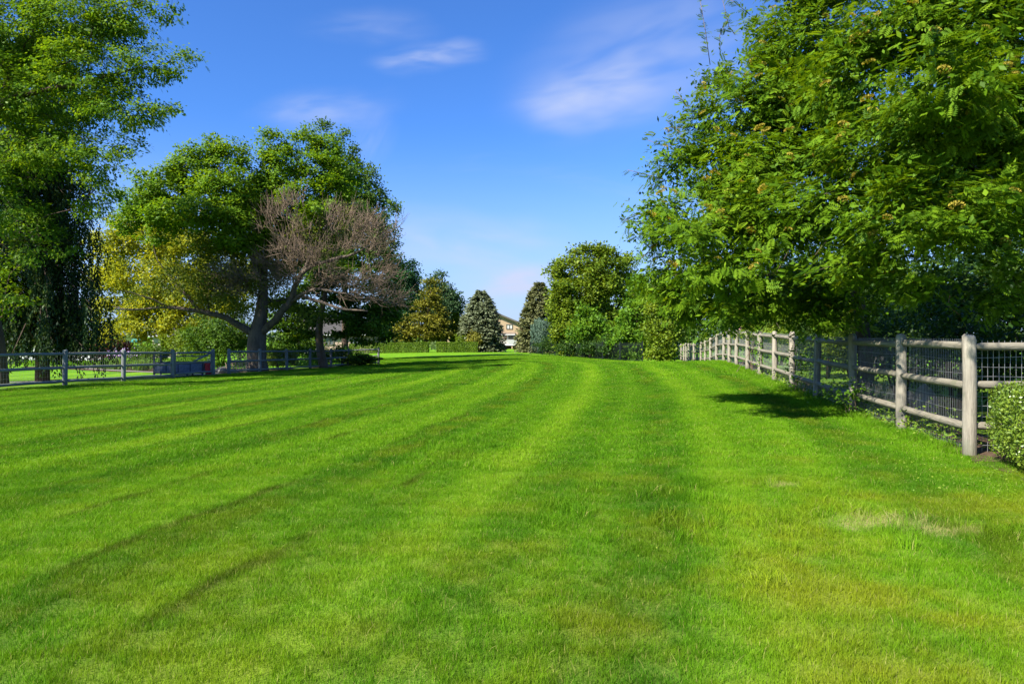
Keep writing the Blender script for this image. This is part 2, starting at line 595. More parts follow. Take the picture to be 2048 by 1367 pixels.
L_SHADE = leaf_mat('shade_darkened_leaf', (.010, .034, .006), (.027, .066, .009), (.075, .13, .014), .35)  # shade under the rowan crown is put into these darkened leaf colours
L_PURPLE = leaf_mat('purple_leaf', (.06, .020, .022), (.13, .045, .045), (.22, .10, .075), .3, tcol=(1.2, .8, .8))
L_WEED = leaf_mat('weed_leaf', (.06, .13, .012), (.13, .22, .020), (.22, .29, .03), .35)
L_IRIS = leaf_mat('strap_leaf', (.05, .12, .02), (.10, .20, .03), (.16, .26, .05), .35)
L_LILAC = leaf_mat('lilac_petal', (.30, .18, .42), (.45, .30, .58), (.62, .48, .70), .3, tcol=(1, 1, 1))
L_ROSE = leaf_mat('rose_petal', (.70, .34, .36), (.78, .45, .45), (.85, .60, .58), .3, tcol=(1, 1, 1))
L_FAR = leaf_mat('distant_leaf', (.03, .06, .015), (.06, .10, .02), (.10, .14, .03), .2)

# ------------------------------------------------------------------ ground sheet
xs = np.r_[np.linspace(-1500, -80, 16), np.arange(-60, 60.01, 1.0), np.linspace(80, 1500, 16)]
ys = np.r_[np.linspace(-300, -12, 8), np.arange(-6, 96, .8), np.linspace(100, 2600, 24)]
GX, GY = np.meshgrid(xs, ys)
GZ = ground(GX, GY)
nx, ny = len(xs), len(ys)
idx = np.arange(nx * ny).reshape(ny, nx)
q = np.stack([idx[:-1, :-1], idx[:-1, 1:], idx[1:, 1:], idx[1:, :-1]], -1).reshape(-1, 4)
g = Geo()
g.add(np.stack([GX, GY, GZ], -1).reshape(-1, 3), np.concatenate([q[:, [0, 1, 2]], q[:, [0, 2, 3]]]), .5, True)
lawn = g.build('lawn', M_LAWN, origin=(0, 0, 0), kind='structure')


def strip(name, pts, width, mat, dz=.012, jitter=0.0, kind='structure'):
    """a sheet that follows the ground along a line of (x, y)"""
    P = np.asarray(pts, float)
    L = np.r_[0, np.cumsum(np.linalg.norm(np.diff(P, axis=0), axis=1))]
    s = np.linspace(0, L[-1], max(4, int(L[-1] / .3)))
    c = np.stack([np.interp(s, L, P[:, 0]), np.interp(s, L, P[:, 1])], -1)
    d = norm(np.gradient(c, axis=0))
    nrm = np.stack([-d[:, 1], d[:, 0]], -1)
    W = np.interp(s, L, width) if np.ndim(width) else np.full(len(s), width)
    m_ = 7
    k = np.linspace(-.5, .5, m_)
    jt = rng.normal(0, jitter, (len(s), 2))
    w2 = k[None, :] * W[:, None]
    w2[:, 0] += jt[:, 0]
    w2[:, -1] += jt[:, 1]
    XY = c[:, None, :] + nrm[:, None, :] * w2[:, :, None]
    Z = ground(XY[..., 0], XY[..., 1]) + dz
    V = np.concatenate([XY, Z[..., None]], -1).reshape(-1, 3)
    ii = np.arange(len(s) * m_).reshape(len(s), m_)
    q = np.stack([ii[:-1, :-1], ii[1:, :-1], ii[1:, 1:], ii[:-1, 1:]], -1).reshape(-1, 4)
    g = Geo()
    g.add(V, np.concatenate([q[:, [0, 1, 2]], q[:, [0, 2, 3]]]), .5, True)
    return g.build(name, mat, kind=kind)


strip('fence_bed', [(FENCE_R(y) + .42, y) for y in (7.4, 12, 18, 24, 30, 36, 50, 64)], 1.0, M_SOIL, .016, .06)
strip('hedge_bed', [(5.35, 7.5), (5.12, 6.5), (5.0, 5.6)], .45, M_SOIL, .008, .12)
PATH = [gp(-260, 25.5)[:2], gp(-60, 26.6)[:2], gp(120, 28.0)[:2], gp(330, 31.3)[:2], gp(440, 35.6)[:2]]
strip('garden_path', PATH, 1.05, M_CONC, .02)
EDGE = [gp(150, 44)[:2], gp(200, 41.0)[:2], gp(262, 38.3)[:2], gp(320, 36.2)[:2], gp(372, 35.5)[:2]]
strip('bed_edging', EDGE, .35, M_CONC, .035)
strip('flower_bed', [gp(120, 47)[:2], gp(220, 43.4)[:2], gp(320, 39.4)[:2], gp(420, 38.2)[:2], gp(500, 37.2)[:2], gp(600, 42.5)[:2], gp(740, 50.5)[:2]], [5, 5, 4.5, 3, 2.0, 2.2, 2], M_SOIL, .016, .1)

# ------------------------------------------------------------------ grass
XL_Y = np.array([-50, 20.9, 23.7, 26.3, 29.2, 33.6, 39.2, 45, 49, 49.5, 200])
XL_X = np.array([-30, -16.05, -15.52, -14.97, -14.5, -13.9, -12.9, -11.9, -9.6, -40, -60])


def lawn_mask(x, y):
    xl = np.interp(y, XL_Y, XL_X)
    xr = np.where(y > 7.6, FENCE_R(np.maximum(y, 7.6)) - .02, 5.0 + (7.6 - y) * 2.2)
    xr = np.where(y > 37, np.minimum(xr, 8.6 - (y - 37) * .205), xr)
    return (x > xl) & (x < xr)


def grass_patch(size, n, h, wd, seed, lean=.5):
    r = np.random.default_rng(seed)
    b = r.uniform(-size / 2 * 1.08, size / 2 * 1.08, (n, 2))
    H = h * np.clip(r.normal(1, .26, n), .35, 1.9)
    W = wd * r.uniform(.6, 1.25, n)
    a = r.uniform(0, 2 * math.pi, n)
    ln = np.abs(r.normal(0, lean, n)) * H
    d = np.stack([np.cos(a), np.sin(a)], -1)
    fa = r.uniform(0, 2 * math.pi, n)
    sdir = np.stack([np.cos(fa), np.sin(fa)], -1)
    z0 = np.full(n, -.012)
    def pt(f, lf, s, ww):
        xy = b + d * (ln * lf)[:, None] + sdir * (W * ww * s / 2)[:, None]
        return np.concatenate([xy, (z0 + H * f)[:, None]], 1)
    V = np.stack([pt(0, 0, -1, 1), pt(0, 0, 1, 1), pt(.6, .36, -1, .8), pt(.6, .36, 1, .8), pt(1, 1, 0, 0)], 1)
    base = np.arange(n)[:, None] * 5
    T = np.concatenate([base + np.array([[0, 1, 3]]), base + np.array([[0, 3, 2]]), base + np.array([[2, 3, 4]])])
    g = Geo()
    g.add(V.reshape(-1, 3), T, np.repeat(r.uniform(0, 1, n), 5))
    o = g.build('grass_patch', M_BLADE, origin=(0, 0, 0))
    COL.objects.unlink(o)
    return o


def scatter_gn(name, pts, rot, scl, pick, protos, mat, label=None):
    me = bpy.data.meshes.new(name)
    me.vertices.add(len(pts))
    me.vertices.foreach_set('co', pts.astype(np.float32).ravel())
    a = me.attributes.new('rot', 'FLOAT_VECTOR', 'POINT')
    a.data.foreach_set('vector', rot.astype(np.float32).ravel())
    a = me.attributes.new('scl', 'FLOAT_VECTOR', 'POINT')
    a.data.foreach_set('vector', scl.astype(np.float32).ravel())
    a = me.attributes.new('pick', 'INT', 'POINT')
    a.data.foreach_set('value', pick.astype(np.int32))
    me.update()
    me.materials.append(mat)
    o = bpy.data.objects.new(name, me)
    COL.objects.link(o)
    ng = bpy.data.node_groups.new(name, 'GeometryNodeTree')
    ng.interface.new_socket('Geometry', in_out='INPUT', socket_type='NodeSocketGeometry')
    ng.interface.new_socket('Geometry', in_out='OUTPUT', socket_type='NodeSocketGeometry')
    nd = ng.nodes
    gi, go = nd.new('NodeGroupInput'), nd.new('NodeGroupOutput')
    ip = nd.new('GeometryNodeInstanceOnPoints')
    jn = nd.new('GeometryNodeJoinGeometry')
    for p in reversed(protos):
        oi = nd.new('GeometryNodeObjectInfo')
        oi.inputs['Object'].default_value = p
        oi.inputs['As Instance'].default_value = True
        ng.links.new(oi.outputs['Geometry'], jn.inputs[0])
    ng.links.new(gi.outputs[0], ip.inputs['Points'])
    ng.links.new(jn.outputs[0], ip.inputs['Instance'])
    ip.inputs['Pick Instance'].default_value = True
    for nm, ty, sk in (('rot', 'FLOAT_VECTOR', 'Rotation'), ('scl', 'FLOAT_VECTOR', 'Scale'), ('pick', 'INT', 'Instance Index')):
        na = nd.new('GeometryNodeInputNamedAttribute')
        na.data_type = ty
        na.inputs[0].default_value = nm
        ng.links.new(na.outputs[0], ip.inputs[sk])
    ng.links.new(ip.outputs[0], go.inputs[0])
    md = o.modifiers.new('scatter', 'NODES')
    md.node_group = ng
    o['kind'] = 'stuff'
    return o


def zone(y0, y1, step, margin):
    pts = []
    y = y0
    while y < y1:
        hw = y * 1.09 * .75 + margin
        x = np.arange(-hw, hw, step)
        pts.append(np.stack([x, np.full_like(x, y)], -1))
        y += step
    p = np.concatenate(pts)
    p += rng.uniform(-step * .10, step * .10, p.shape)
    p = p[lawn_mask(p[:, 0], p[:, 1])]
    return p


near_p = [grass_patch(.45, 3000, .038, .0027, s) for s in (1, 2, 3)]
mid_p = [grass_patch(.82, 3300, .042, .0058, s) for s in (4, 5, 6)]
far_p = [grass_patch(1.6, 3600, .045, .014, s) for s in (7, 8)]
P1, P2, P3 = zone(1.6, 8.0, .36, 1.2), zone(8.0, 21.0, .62, 1.5), zone(21.0, 60.0, 1.25, 2)
allp = np.concatenate([P1, P2, P3])
pick = np.concatenate([rng.integers(0, 3, len(P1)), rng.integers(3, 6, len(P2)), rng.integers(6, 8, len(P3))])
pz = ground(allp[:, 0], allp[:, 1])
hgt = rng.uniform(.8, 1.15, len(allp))
rot = np.stack([np.zeros(len(allp)), np.zeros(len(allp)), rng.uniform(0, 6.28, len(allp))], -1)
scatter_gn('grass', np.c_[allp, pz], rot, np.stack([np.ones_like(hgt), np.ones_like(hgt), hgt], -1), pick, near_p + mid_p + far_p, M_BLADE)

# taller uncut tufts: lush clumps on the lawn and a fringe along the right fence
tuft_p = [grass_patch(.22, 150, .085, .005, s, .7) for s in (21, 22, 23)]
tp = []
for (cx, cy, sx, sy, n) in [(2.05, 6.6, .5, .25, 14), (1.5, 6.2, .5, .25, 12), (2.4, 5.5, .5, .3, 16), (1.2, 5.0, .5, .4, 12), (3.0, 5.0, .5, .2, 9), (.45, 5.6, .25, .5, 10), (-.6, 9.6, .35, .8, 22), (2.7, 6.0, .8, .3, 10), (3.9, 4.6, .5, .4, 8)]:
    tp.append(np.stack([rng.normal(cx, sx, n), rng.normal(cy, sy, n)], -1))
fy = rng.uniform(8, 34, 420)
tp.append(np.stack([FENCE_R(fy) + rng.normal(-.12, .12, len(fy)), fy], -1))
tp = np.concatenate(tp)
scatter_gn('grass_tufts', np.c_[tp, ground(tp[:, 0], tp[:, 1])], np.stack([rng.normal(0, .1, len(tp)), rng.normal(0, .1, len(tp)), rng.uniform(0, 6.28, len(tp))], -1),
           np.repeat(rng.uniform(.6, 1.15, len(tp))[:, None], 3, 1), rng.integers(0, 3, len(tp)), tuft_p, M_BLADE)

# ------------------------------------------------------------------ foliage helpers
def frames(n, dirs, nrm):
    d = norm(dirs)
    s = norm(np.cross(nrm, d))
    u = np.cross(d, s)
    return d, s, u


def cards(g, P, dirs, nrm, L, W, tint, fold=0.0):
    """diamond leaves"""
    n = len(P)
    d, s, u = frames(n, dirs, nrm)
    L = np.broadcast_to(L, (n,))[:, None]
    W = np.broadcast_to(W, (n,))[:, None]
    V = np.stack([P, P + d * L * .45 - s * W * .5 + u * W * fold, P + d * L, P + d * L * .45 + s * W * .5 + u * W * fold], 1)
    b = np.arange(n)[:, None] * 4
    T = np.concatenate([b + np.array([[0, 1, 2]]), b + np.array([[0, 2, 3]])])
    g.add(V.reshape(-1, 3), T, np.repeat(tint, 4))


def template(pairs, lw, ll, droop=.25, single=False):
    """pinnate leaf along +x of unit length, as (V, T)"""
    V, T = [], []
    def leaflet(x, z, ang, l, wd):
        k = len(V)
        c, s = math.cos(ang), math.sin(ang)
        tri = ((0, -wd / 2), (1, 0), (.15, wd / 2)) if single else ((0, 0), (.5, -wd / 2), (1, 0), (.5, wd / 2))
        for (a, b) in tri:
            V.append((x + c * l * a - s * b, s * l * a + c * b, z - .1 * a * a * l))
        T.append((k, k + 1, k + 2))
        if not single:
            T.append((k, k + 2, k + 3))
    for i in range(pairs):
        f = .14 + .78 * i / pairs
        l = ll * (.72 + .45 * math.sin(math.pi * (i + .7) / (pairs + .6)))
        z = -droop * f * f
        for sg in (1, -1):
            leaflet(f, z, sg * 1.12, l, lw)
    leaflet(.93, -droop * .86, 0, ll, lw)
    k = len(V)
    V += [(0, -.012, 0), (0, .012, 0), (.95, 0, -droop * .9)]
    T.append((k, k + 1, k + 2))
    return np.array(V), np.array(T)


def stamp(g, tpl, P, dirs, nrm, L, tint):
    TV, TT = tpl
    d, s, u = frames(len(P), dirs, nrm)
    L = np.broadcast_to(L, (len(P),))[:, None, None]
    V = P[:, None, :] + L * (TV[None, :, 0:1] * d[:, None] + TV[None, :, 1:2] * s[:, None] + TV[None, :, 2:3] * u[:, None])
    b = np.arange(len(P))[:, None, None] * len(TV)
    g.add(V.reshape(-1, 3), (b + TT[None]).reshape(-1, 3), np.repeat(tint, len(TV)))


def rnd_dir(n):
    return norm(rng.normal(0, 1, (n, 3)))


def clump_targets(clumps, spacing, shell=.5, k=1.0):
    """points through the lobes of a crown; clumps = (px, py, Y, rx, ry[, depth]) in photo pixels at depth Y"""
    out, cen = [], []
    for c in clumps:
        px, py, Y, rx, ry = c[:5]
        o = at(px, py, Y)
        R = np.array([rx / F * Y, (c[5] if len(c) > 5 else (rx + ry) / 2 / F * Y), ry / F * Y])
        vol = 4.19 * R[0] * R[1] * R[2]
        off = px < -40 or px > 2110 or py < -60
        n = max(4, int(k * vol / spacing ** 3 * (.22 if off else 1.0)))
        d = rnd_dir(n)
        r = rng.uniform(shell ** 3, 1, n) ** (1 / 3)
        r = r * (1 + np.where(rng.uniform(size=n) < .16, rng.uniform(0, .32, n), 0))
        out.append(o + d * R * r[:, None])
        cen.append(np.repeat(o[None], n, 0))
    return np.concatenate(out), np.concatenate(cen)


class Skeleton:
    """branches that reach a set of target points from a trunk"""
    def __init__(self, trunk, seg=.45):
        self.P, self.par, self.minr, self.D = [], [], [], []
        self.path(-1, trunk, seg)

    def path(self, start, pts, seg=.45, jit=0.0):
        """pts = (x, y, z, r) control points; returns index of last node"""
        pts = np.asarray(pts, float)
        L = np.r_[0, np.cumsum(np.linalg.norm(np.diff(pts[:, :3], axis=0), axis=1))]
        n = max(2, int(L[-1] / seg) + 1)
        s = np.linspace(0, L[-1], n)
        # catmull style smoothing of the control polygon
        q = np.stack([np.interp(s, L, pts[:, k]) for k in range(4)], -1)
        for _ in range(2):
            q[1:-1, :3] = (q[:-2, :3] + 2 * q[1:-1, :3] + q[2:, :3]) / 4
        prev = start
        for i, row in enumerate(q):
            if i == 0 and start >= 0:
                continue
            p = row[:3] + (rng.normal(0, jit, 3) if jit and 0 < i < n - 1 else 0)
            self.P.append(p)
            self.par.append(prev)
            self.minr.append(row[3])
            d = p - self.P[prev] if prev >= 0 else np.array([0, 0, 1.0])
            self.D.append(d / (np.linalg.norm(d) + 1e-9))
            prev = len(self.P) - 1
        return prev

    def near(self, p):
        return int(np.argmin(((np.array(self.P) - p) ** 2).sum(1)))

    def reach(self, targets, seg=.5, zpen=.6, backpen=.5, first=0, jit=.05):
        tr = np.array(self.P)
        order = np.argsort([np.min(((tr - t) ** 2).sum(1)) for t in targets])
        plen = [0.0] * len(self.P)
        for i in range(1, len(self.P)):
            plen[i] = plen[self.par[i]] + np.linalg.norm(self.P[i] - self.P[self.par[i]]) if self.par[i] >= 0 else 0
        PA = np.zeros((len(self.P) + len(targets) * 12, 3))
        DA = np.zeros_like(PA)
        LA = np.zeros(len(PA))
        n0 = len(self.P)
        PA[:n0], DA[:n0], LA[:n0] = tr, np.array(self.D), plen
        self.tip = []
        for ti in order:
            t = targets[ti]
            n = len(self.P)
            v = t - PA[:n]
            d = np.linalg.norm(v, axis=1) + 1e-6
            cosb = (v * DA[:n]).sum(1) / d
            cost = d * (1 + backpen * (1 - cosb)) + zpen * np.maximum(0, -v[:, 2]) + .12 * LA[:n]
            cost[:first] += 1e3
            k = int(np.argmin(cost))
            p0, L = PA[k], d[k]
            mid = p0 + DA[k] * L * .35 + np.array([0, 0, .06 * L])
            m = min(11, max(1, int(L / seg)))
            prev = k
            for j in range(1, m + 1):
                f = j / m
                p = (1 - f) ** 2 * p0 + 2 * f * (1 - f) * mid + f * f * t
                if j < m:
                    p = p + rng.normal(0, jit, 3)
                self.P.append(p)
                self.par.append(prev)
                self.minr.append(0)
                dd = p - PA[prev]
                l2 = np.linalg.norm(dd) + 1e-9
                self.D.append(dd / l2)
                i = len(self.P) - 1
                PA[i], DA[i], LA[i] = p, dd / l2, LA[prev] + l2
                prev = i
            self.tip.append((ti, prev))
        return self

    def emit(self, r_tip, expo=2.4, split=0, rmax=9.):
        """-> list of (chain radius, polyline, radii), thickest first"""
        n = len(self.P)
        w = np.zeros(n)
        ch = [[] for _ in range(n)]
        for i in range(n):
            if self.par[i] >= 0:
                ch[self.par[i]].append(i)
        for i in range(n - 1, -1, -1):
            if not ch[i]:
                w[i] = 1
            if self.par[i] >= 0:
                w[self.par[i]] += w[i]
        r = np.maximum(np.minimum(r_tip * w ** (1 / expo), rmax), np.array(self.minr))
        self.r = r
        chains = []
        stack = [(0, -1)]
        while stack:
            i, p = stack.pop()
            c = [p, i] if p >= 0 else [i]
            while ch[i]:
                k = max(ch[i], key=lambda q: r[q])
                for o in ch[i]:
                    if o != k:
                        stack.append((o, i))
                c.append(k)
                i = k
            R = r[c].copy()
            if p >= 0:
                R[0] = min(R[0], R[1] * 1.15)
            chains.append((np.array([self.P[q] for q in c]), R))
        return chains


def wood(chains, root, mat, trunk_name='trunk', limb_from=.0, twig_mat=None, limb_r=.07):
    """trunk, each thick limb and the joined thin branches as parts"""
    g0 = Geo()
    P, R = chains[0]
    g0.tube(P, R, 10)
    g0.build(trunk_name, mat, root)
    rest = sorted(chains[1:], key=lambda c: -c[1].max())
    gb = Geo()
    for P, R in rest:
        if R.max() > limb_r and limb_r > 0 and len(P) > 3:
            g = Geo()
            g.tube(P, R, 8)
            g.build('limb', mat, root)
        else:
            gb.tube(P, R, 5 if R.max() > .03 else 3, cap=False)
    if gb.n:
        gb.build('branches', twig_mat or mat, root, kind='stuff')


def leaf_cloud(g, T, cen, per, spread, L, W, up=.8, outw=.5, rand=.7, droop=.0, tpl=None, flat=.6, tvar=.22, base=.5):
    n = len(T) * per
    P = np.repeat(T, per, 0) + rng.normal(0, 1, (n, 3)) * np.array([spread, spread, spread * flat])
    o = norm(np.repeat(T - cen, per, 0))
    nrm = norm(np.array([0, 0, up]) + o * outw + rng.normal(0, rand, (n, 3)))
    d = norm(np.cross(nrm, rnd_dir(n)) + o * .5 - np.array([0, 0, droop]))
    tn = np.clip(np.repeat(rng.normal(base, tvar * .8, len(T)), per) + rng.normal(0, tvar, n), 0, 1)
    ls = L * rng.uniform(.65, 1.25, n)
    if tpl is None:
        cards(g, P, d, nrm, ls, ls * W / L, tn)
    else:
        stamp(g, tpl, P, d, nrm, ls, tn)
    return P, d, nrm, ls, tn


def simple_tree(name, label, cat, base, trunk, clumps, mat_leaf, mat_bark, spacing, per, spread, L, W, r_tip=.012, shell=.45, k=1.0,
                group=None, up=.8, outw=.6, rand=.7, droop=0.0, limb_r=.09, flat=.7, reach_frac=.5, tvar=.22, seg=.5, base_t=.5, tpl=None):
    root = thing(name, label, cat, base, group)
    T, C = clump_targets(clumps, spacing, shell, k)
    sk = Skeleton(trunk)
    sel = rng.permutation(len(T))[:max(6, int(len(T) * reach_frac))]
    sk.reach(T[sel], seg)
    wood(sk.emit(r_tip), root, mat_bark, limb_r=limb_r)
    g = Geo()
    leaf_cloud(g, T, C, int(per * 3.4), spread * 1.05, L * 1.1, W * 1.5, up, outw, rand, droop, tpl, flat, tvar, base_t)
    g.build('crown', mat_leaf, root, kind='stuff')
    return root


def shrub(name, label, loc, R, mat, n, L, W, cat='shrub', group=None, shell=.55, power=2.0, up=.5, rand=.8, stem_mat=None, vert=0.0, lumps=.18, nstem=7, zfac=1.0, tvar=.2, flatbase=True):
    """a bush of leaves over a few stems; R = half width, half depth, height"""
    root = thing(name, label, cat, loc, group)
    loc = np.asarray(loc, float)
    R = np.asarray(R, float)
    d = rnd_dir(n)
    if flatbase:
        d[:, 2] = d[:, 2] * .5 + .0
        d[:, 2] = np.where(rng.uniform(size=n) < .5, d[:, 2], np.abs(d[:, 2]) * 2)
    ex = power
    dd = d / ((np.abs(d) ** ex).sum(1) ** (1 / ex))[:, None]
    ph = rng.uniform(0, 6, 12)
    lump = 1 + lumps * (np.sin(dd[:, 0] * 5 + ph[0]) * np.sin(dd[:, 1] * 5 + ph[1]) + .7 * np.sin(dd[:, 2] * 7 + ph[2] + dd[:, 0] * 6) + .5 * np.sin(dd[:, 0] * 13 + dd[:, 2] * 11 + ph[3]))
    r = rng.uniform(shell ** 3, 1, n) ** (1 / 3) * lump
    q = dd * r[:, None]
    P = loc + np.array([0, 0, R[2] * .5]) + q * np.array([R[0], R[1], R[2] * .5])
    P[:, 2] = np.maximum(P[:, 2], loc[2] + .02)
    nrm = norm(norm(dd / R) * .8 + np.array([0, 0, up]) + rng.normal(0, rand, (n, 3)))
    dr = norm(np.cross(nrm, rnd_dir(n)) + np.array([0, 0, vert]))
    cl = np.sin(P[:, 0] * 3.1 / R[0] + ph[4]) * np.sin(P[:, 2] * 5.3 / R[2] + ph[5]) * np.sin(P[:, 1] * 3.7 / R[1])
    tn = np.clip(.5 + .15 * cl + rng.normal(0, tvar, n), 0, 1)
    ls = L * rng.uniform(.7, 1.25, n)
    g = Geo()
    cards(g, P, dr, nrm, ls, ls * W / L, tn)
    g.build('foliage', mat, root, kind='stuff')
    s = Geo()
    for i in range(nstem):
        a = rng.uniform(0, 6.28)
        f = rng.uniform(.2, .8)
        e = loc + np.array([math.cos(a) * R[0] * f, math.sin(a) * R[1] * f, R[2] * rng.uniform(.6, .9)])
        b = loc + np.array([math.cos(a), math.sin(a), 0]) * .06
        m = (b + e) / 2 + np.array([0, 0, .1 * R[2]])
        s.tube([b - [0, 0, .05], m, e], [.03, .02, .008] if R[2] > .8 else [.014, .01, .005], 5)
    s.build('stems', stem_mat or M_BARKD, root, kind='stuff')
    return root


def conifer(name, label, base, H, R, mat, n_lev, n_br, per, L, W, droop=.2, prof=1.0, cat='tree', group=None, z0=.03, hang=.3, tvar=.2):
    root = thing(name, label, cat, base, group)
    base = np.asarray(base, float)
    tr = Geo()
    tr.tube([base - [0, 0, .2], base + [0, 0, H * .5], base + [0, 0, H * .97]], [H * .022, H * .013, .015], 8)
    tr.build('trunk', M_BARKD, root)
    g, gb = Geo(), Geo()
    Ps, Ds, Ns, Ts = [], [], [], []
    for i in range(n_lev):
        f = i / (n_lev - 1)
        z = H * (z0 + (.97 - z0) * f)
        Rz = R * max(0.05, (1 - f ** 1.7)) ** prof
        nb = max(4, int(n_br * (Rz / R) ** .6))
        for j in range(nb):
            a = rng.uniform(0, 6.28)
            l = Rz * rng.uniform(.72, 1.1)
            rad = np.array([math.cos(a), math.sin(a), 0])
            t = np.sqrt(rng.uniform(.08, 1, per))
            dz = -droop * l * t + droop * .8 * l * t ** 3
            side = np.array([-rad[1], rad[0], 0])
            sp = rng.normal(0, .16, per) * (1.05 - t * .6) * l * .9
            P = base + np.array([0, 0, z + rng.normal(0, .06)]) + rad * (l * t)[:, None] + side * sp[:, None] + np.c_[np.zeros((per, 2)), dz + rng.normal(0, .06, per)]
            d = norm(rad * .9 + side * np.sign(sp)[:, None] * .6 + rng.normal(0, .35, (per, 3)) - np.array([0, 0, hang]))
            Ps.append(P)
            Ds.append(d)
            Ns.append(norm(np.array([0, 0, 1.0]) + rad * .5 + rng.normal(0, .5, (per, 3))))
            Ts.append(np.clip(rng.normal(.5, tvar, per) + rng.normal(0, .12) + (t - .7) * .3, 0, 1))
            gb.tube([base + [0, 0, z], base + np.array([0, 0, z - droop * l * .3]) + rad * l * .85], [.035 * (1 - f * .7), .008], 3, cap=False)
    P, D, N, Tn = (np.concatenate(q) for q in (Ps, Ds, Ns, Ts))
    P[:, 2] = np.maximum(P[:, 2], base[2] + .05)
    ls = L * rng.uniform(.7, 1.3, len(P))
    cards(g, P, D, N, ls, ls * W / L, Tn)
    g.build('crown', mat, root, kind='stuff')
    gb.build('branches', M_BARKD, root, kind='stuff')
    return root


# ------------------------------------------------------------------ fences
def post_mesh(r, h, seed):
    rr = np.random.default_rng(seed)
    zz = np.array([-.3, 0, h * .3, h * .65, h - .06, h - .02, h])
    R = r * np.array([1.02, 1.02, 1.0, .99, .98, .93, .70])
    g = Geo()
    P = np.c_[rr.normal(0, .004, len(zz)), rr.normal(0, .004, len(zz)), zz]
    g.tube(P, R, 14)
    return g


def rail_mesh(r, L, seed):
    rr = np.random.default_rng(seed)
    x = np.array([-.5, -.47, -.44, -.2, .1, .3, .44, .47, .5]) * L
    R = r * np.array([.62, .66, .98, 1.03, .98, 1.02, .97, .66, .62])
    P = np.c_[x, rr.normal(0, .006, len(x)), rr.normal(0, .006, len(x))]
    g = Geo()
    g.tube(P, R, 10)
    return g


def lay_rail(src, root, a, b, L, first):
    a, b = np.asarray(a), np.asarray(b)
    v = b - a
    l = np.linalg.norm(v)
    e = Vector(v).to_track_quat('X', 'Z').to_euler()
    c = (a + b) / 2
    if first:
        src.location = Vector(c) - wloc(root)
        src.rotation_euler = e
        src.scale = (l / L, 1, 1)
        return src
    return place(src, root, c, e, (l / L, 1, 1))


def wire_panel(root, a, b, h0, h1, dxv, hz, r, off, name='wire_mesh'):
    """woven wire between two posts: thin rods up and along"""
    a, b = np.asarray(a), np.asarray(b)
    d = norm(np.array([b[0] - a[0], b[1] - a[1], 0]))
    nrm = np.array([d[1], -d[0], 0]) * off
    L = np.linalg.norm((b - a)[:2])
    g = Geo()
    n = max(2, int(L / dxv))
    for i in range(1, n):
        f = i / n
        p = a + (b - a) * f + nrm
        w1 = rng.normal(0, .004)
        g.tube([p + [0, 0, h0], p + [w1, w1, (h0 + h1) / 2], p + [0, 0, h1]], r, 3, cap=False)
    for h in hz:
        s = np.linspace(0, 1, 7)[:, None]
        sag = np.sin(s * 9.4 + rng.uniform(0, 6)) * .008
        g.tube(a + (b - a) * s + nrm + np.c_[np.zeros((7, 2)), h + sag], r * 1.15, 3, cap=False)
    return g.build(name, M_WIRE, root, kind='stuff')


# right boundary fence: the posts run away up the lawn in one straight line
RY = [7.9, 9.95, 12.2, 14.65, 16.95, 19.15, 21.4, 23.8, 26.4, 28.5, 30.3, 33.0, 35.8, 38.5, 41.0, 43.8, 46.3, 48.7, 51.0, 53.6, 56.0, 59.5, 63.0]
fr = thing('rail_fence', 'long weathered beige post and rail fence with wire mesh along the right of the lawn', 'fence', gxy(FENCE_R(16), 16))
RP = [gxy(FENCE_R(y), y) for y in RY]
protos_p = [post_mesh(.072, 1.4, s).build('post', M_POST, fr, origin=(0, 0, 0)) for s in (1, 2, 3)]
RIGHT_END = [gxy(7.6, 7.95), gxy(9.9, 8.0)]
allposts = RP + RIGHT_END
for i, p in enumerate(allposts):
    e = (rng.normal(0, .008), rng.normal(0, .008), rng.uniform(0, 6.28))
    s = (1, 1, 1 + rng.normal(0, .006)) if i else (1, 1, 1)
    if i < 3:
        o = protos_p[i]
        o.location = Vector(p) - wloc(fr)
        o.rotation_euler = e
    else:
        place(protos_p[i % 3], fr, p, e, s)
RL = 2.3
protos_r = [rail_mesh(.048, RL, s).build('rail', M_RAIL, fr, origin=(0, 0, 0)) for s in (1, 2, 3)]
used = 0
segs = list(zip(RP[:-1], RP[1:])) + [(RP[0], RIGHT_END[0]), (RIGHT_END[0], RIGHT_END[1])]
for k, (a, b) in enumerate(segs):
    for j, h in enumerate((.34, .81, 1.27)):
        o = [0, 0, h]
        src = protos_r[used % 3]
        lay_rail(src, fr, a + o + [0, 0, rng.normal(0, .012)], b + o + [0, 0, rng.normal(0, .012)], RL, used < 3)
        used += 1
    if k < 22:
        wire_panel(fr, a, b, .03, 1.35, .05 if k < 12 else .1, (.05, .14, .24, .35, .48, .62, .77, .93, 1.1, 1.32), .0022 if k < 3 else .0026, .088)
    else:
        wire_panel(fr, a, b, .03, 1.33, .066, np.arange(.1, 1.34, .115), .0034, -.088)

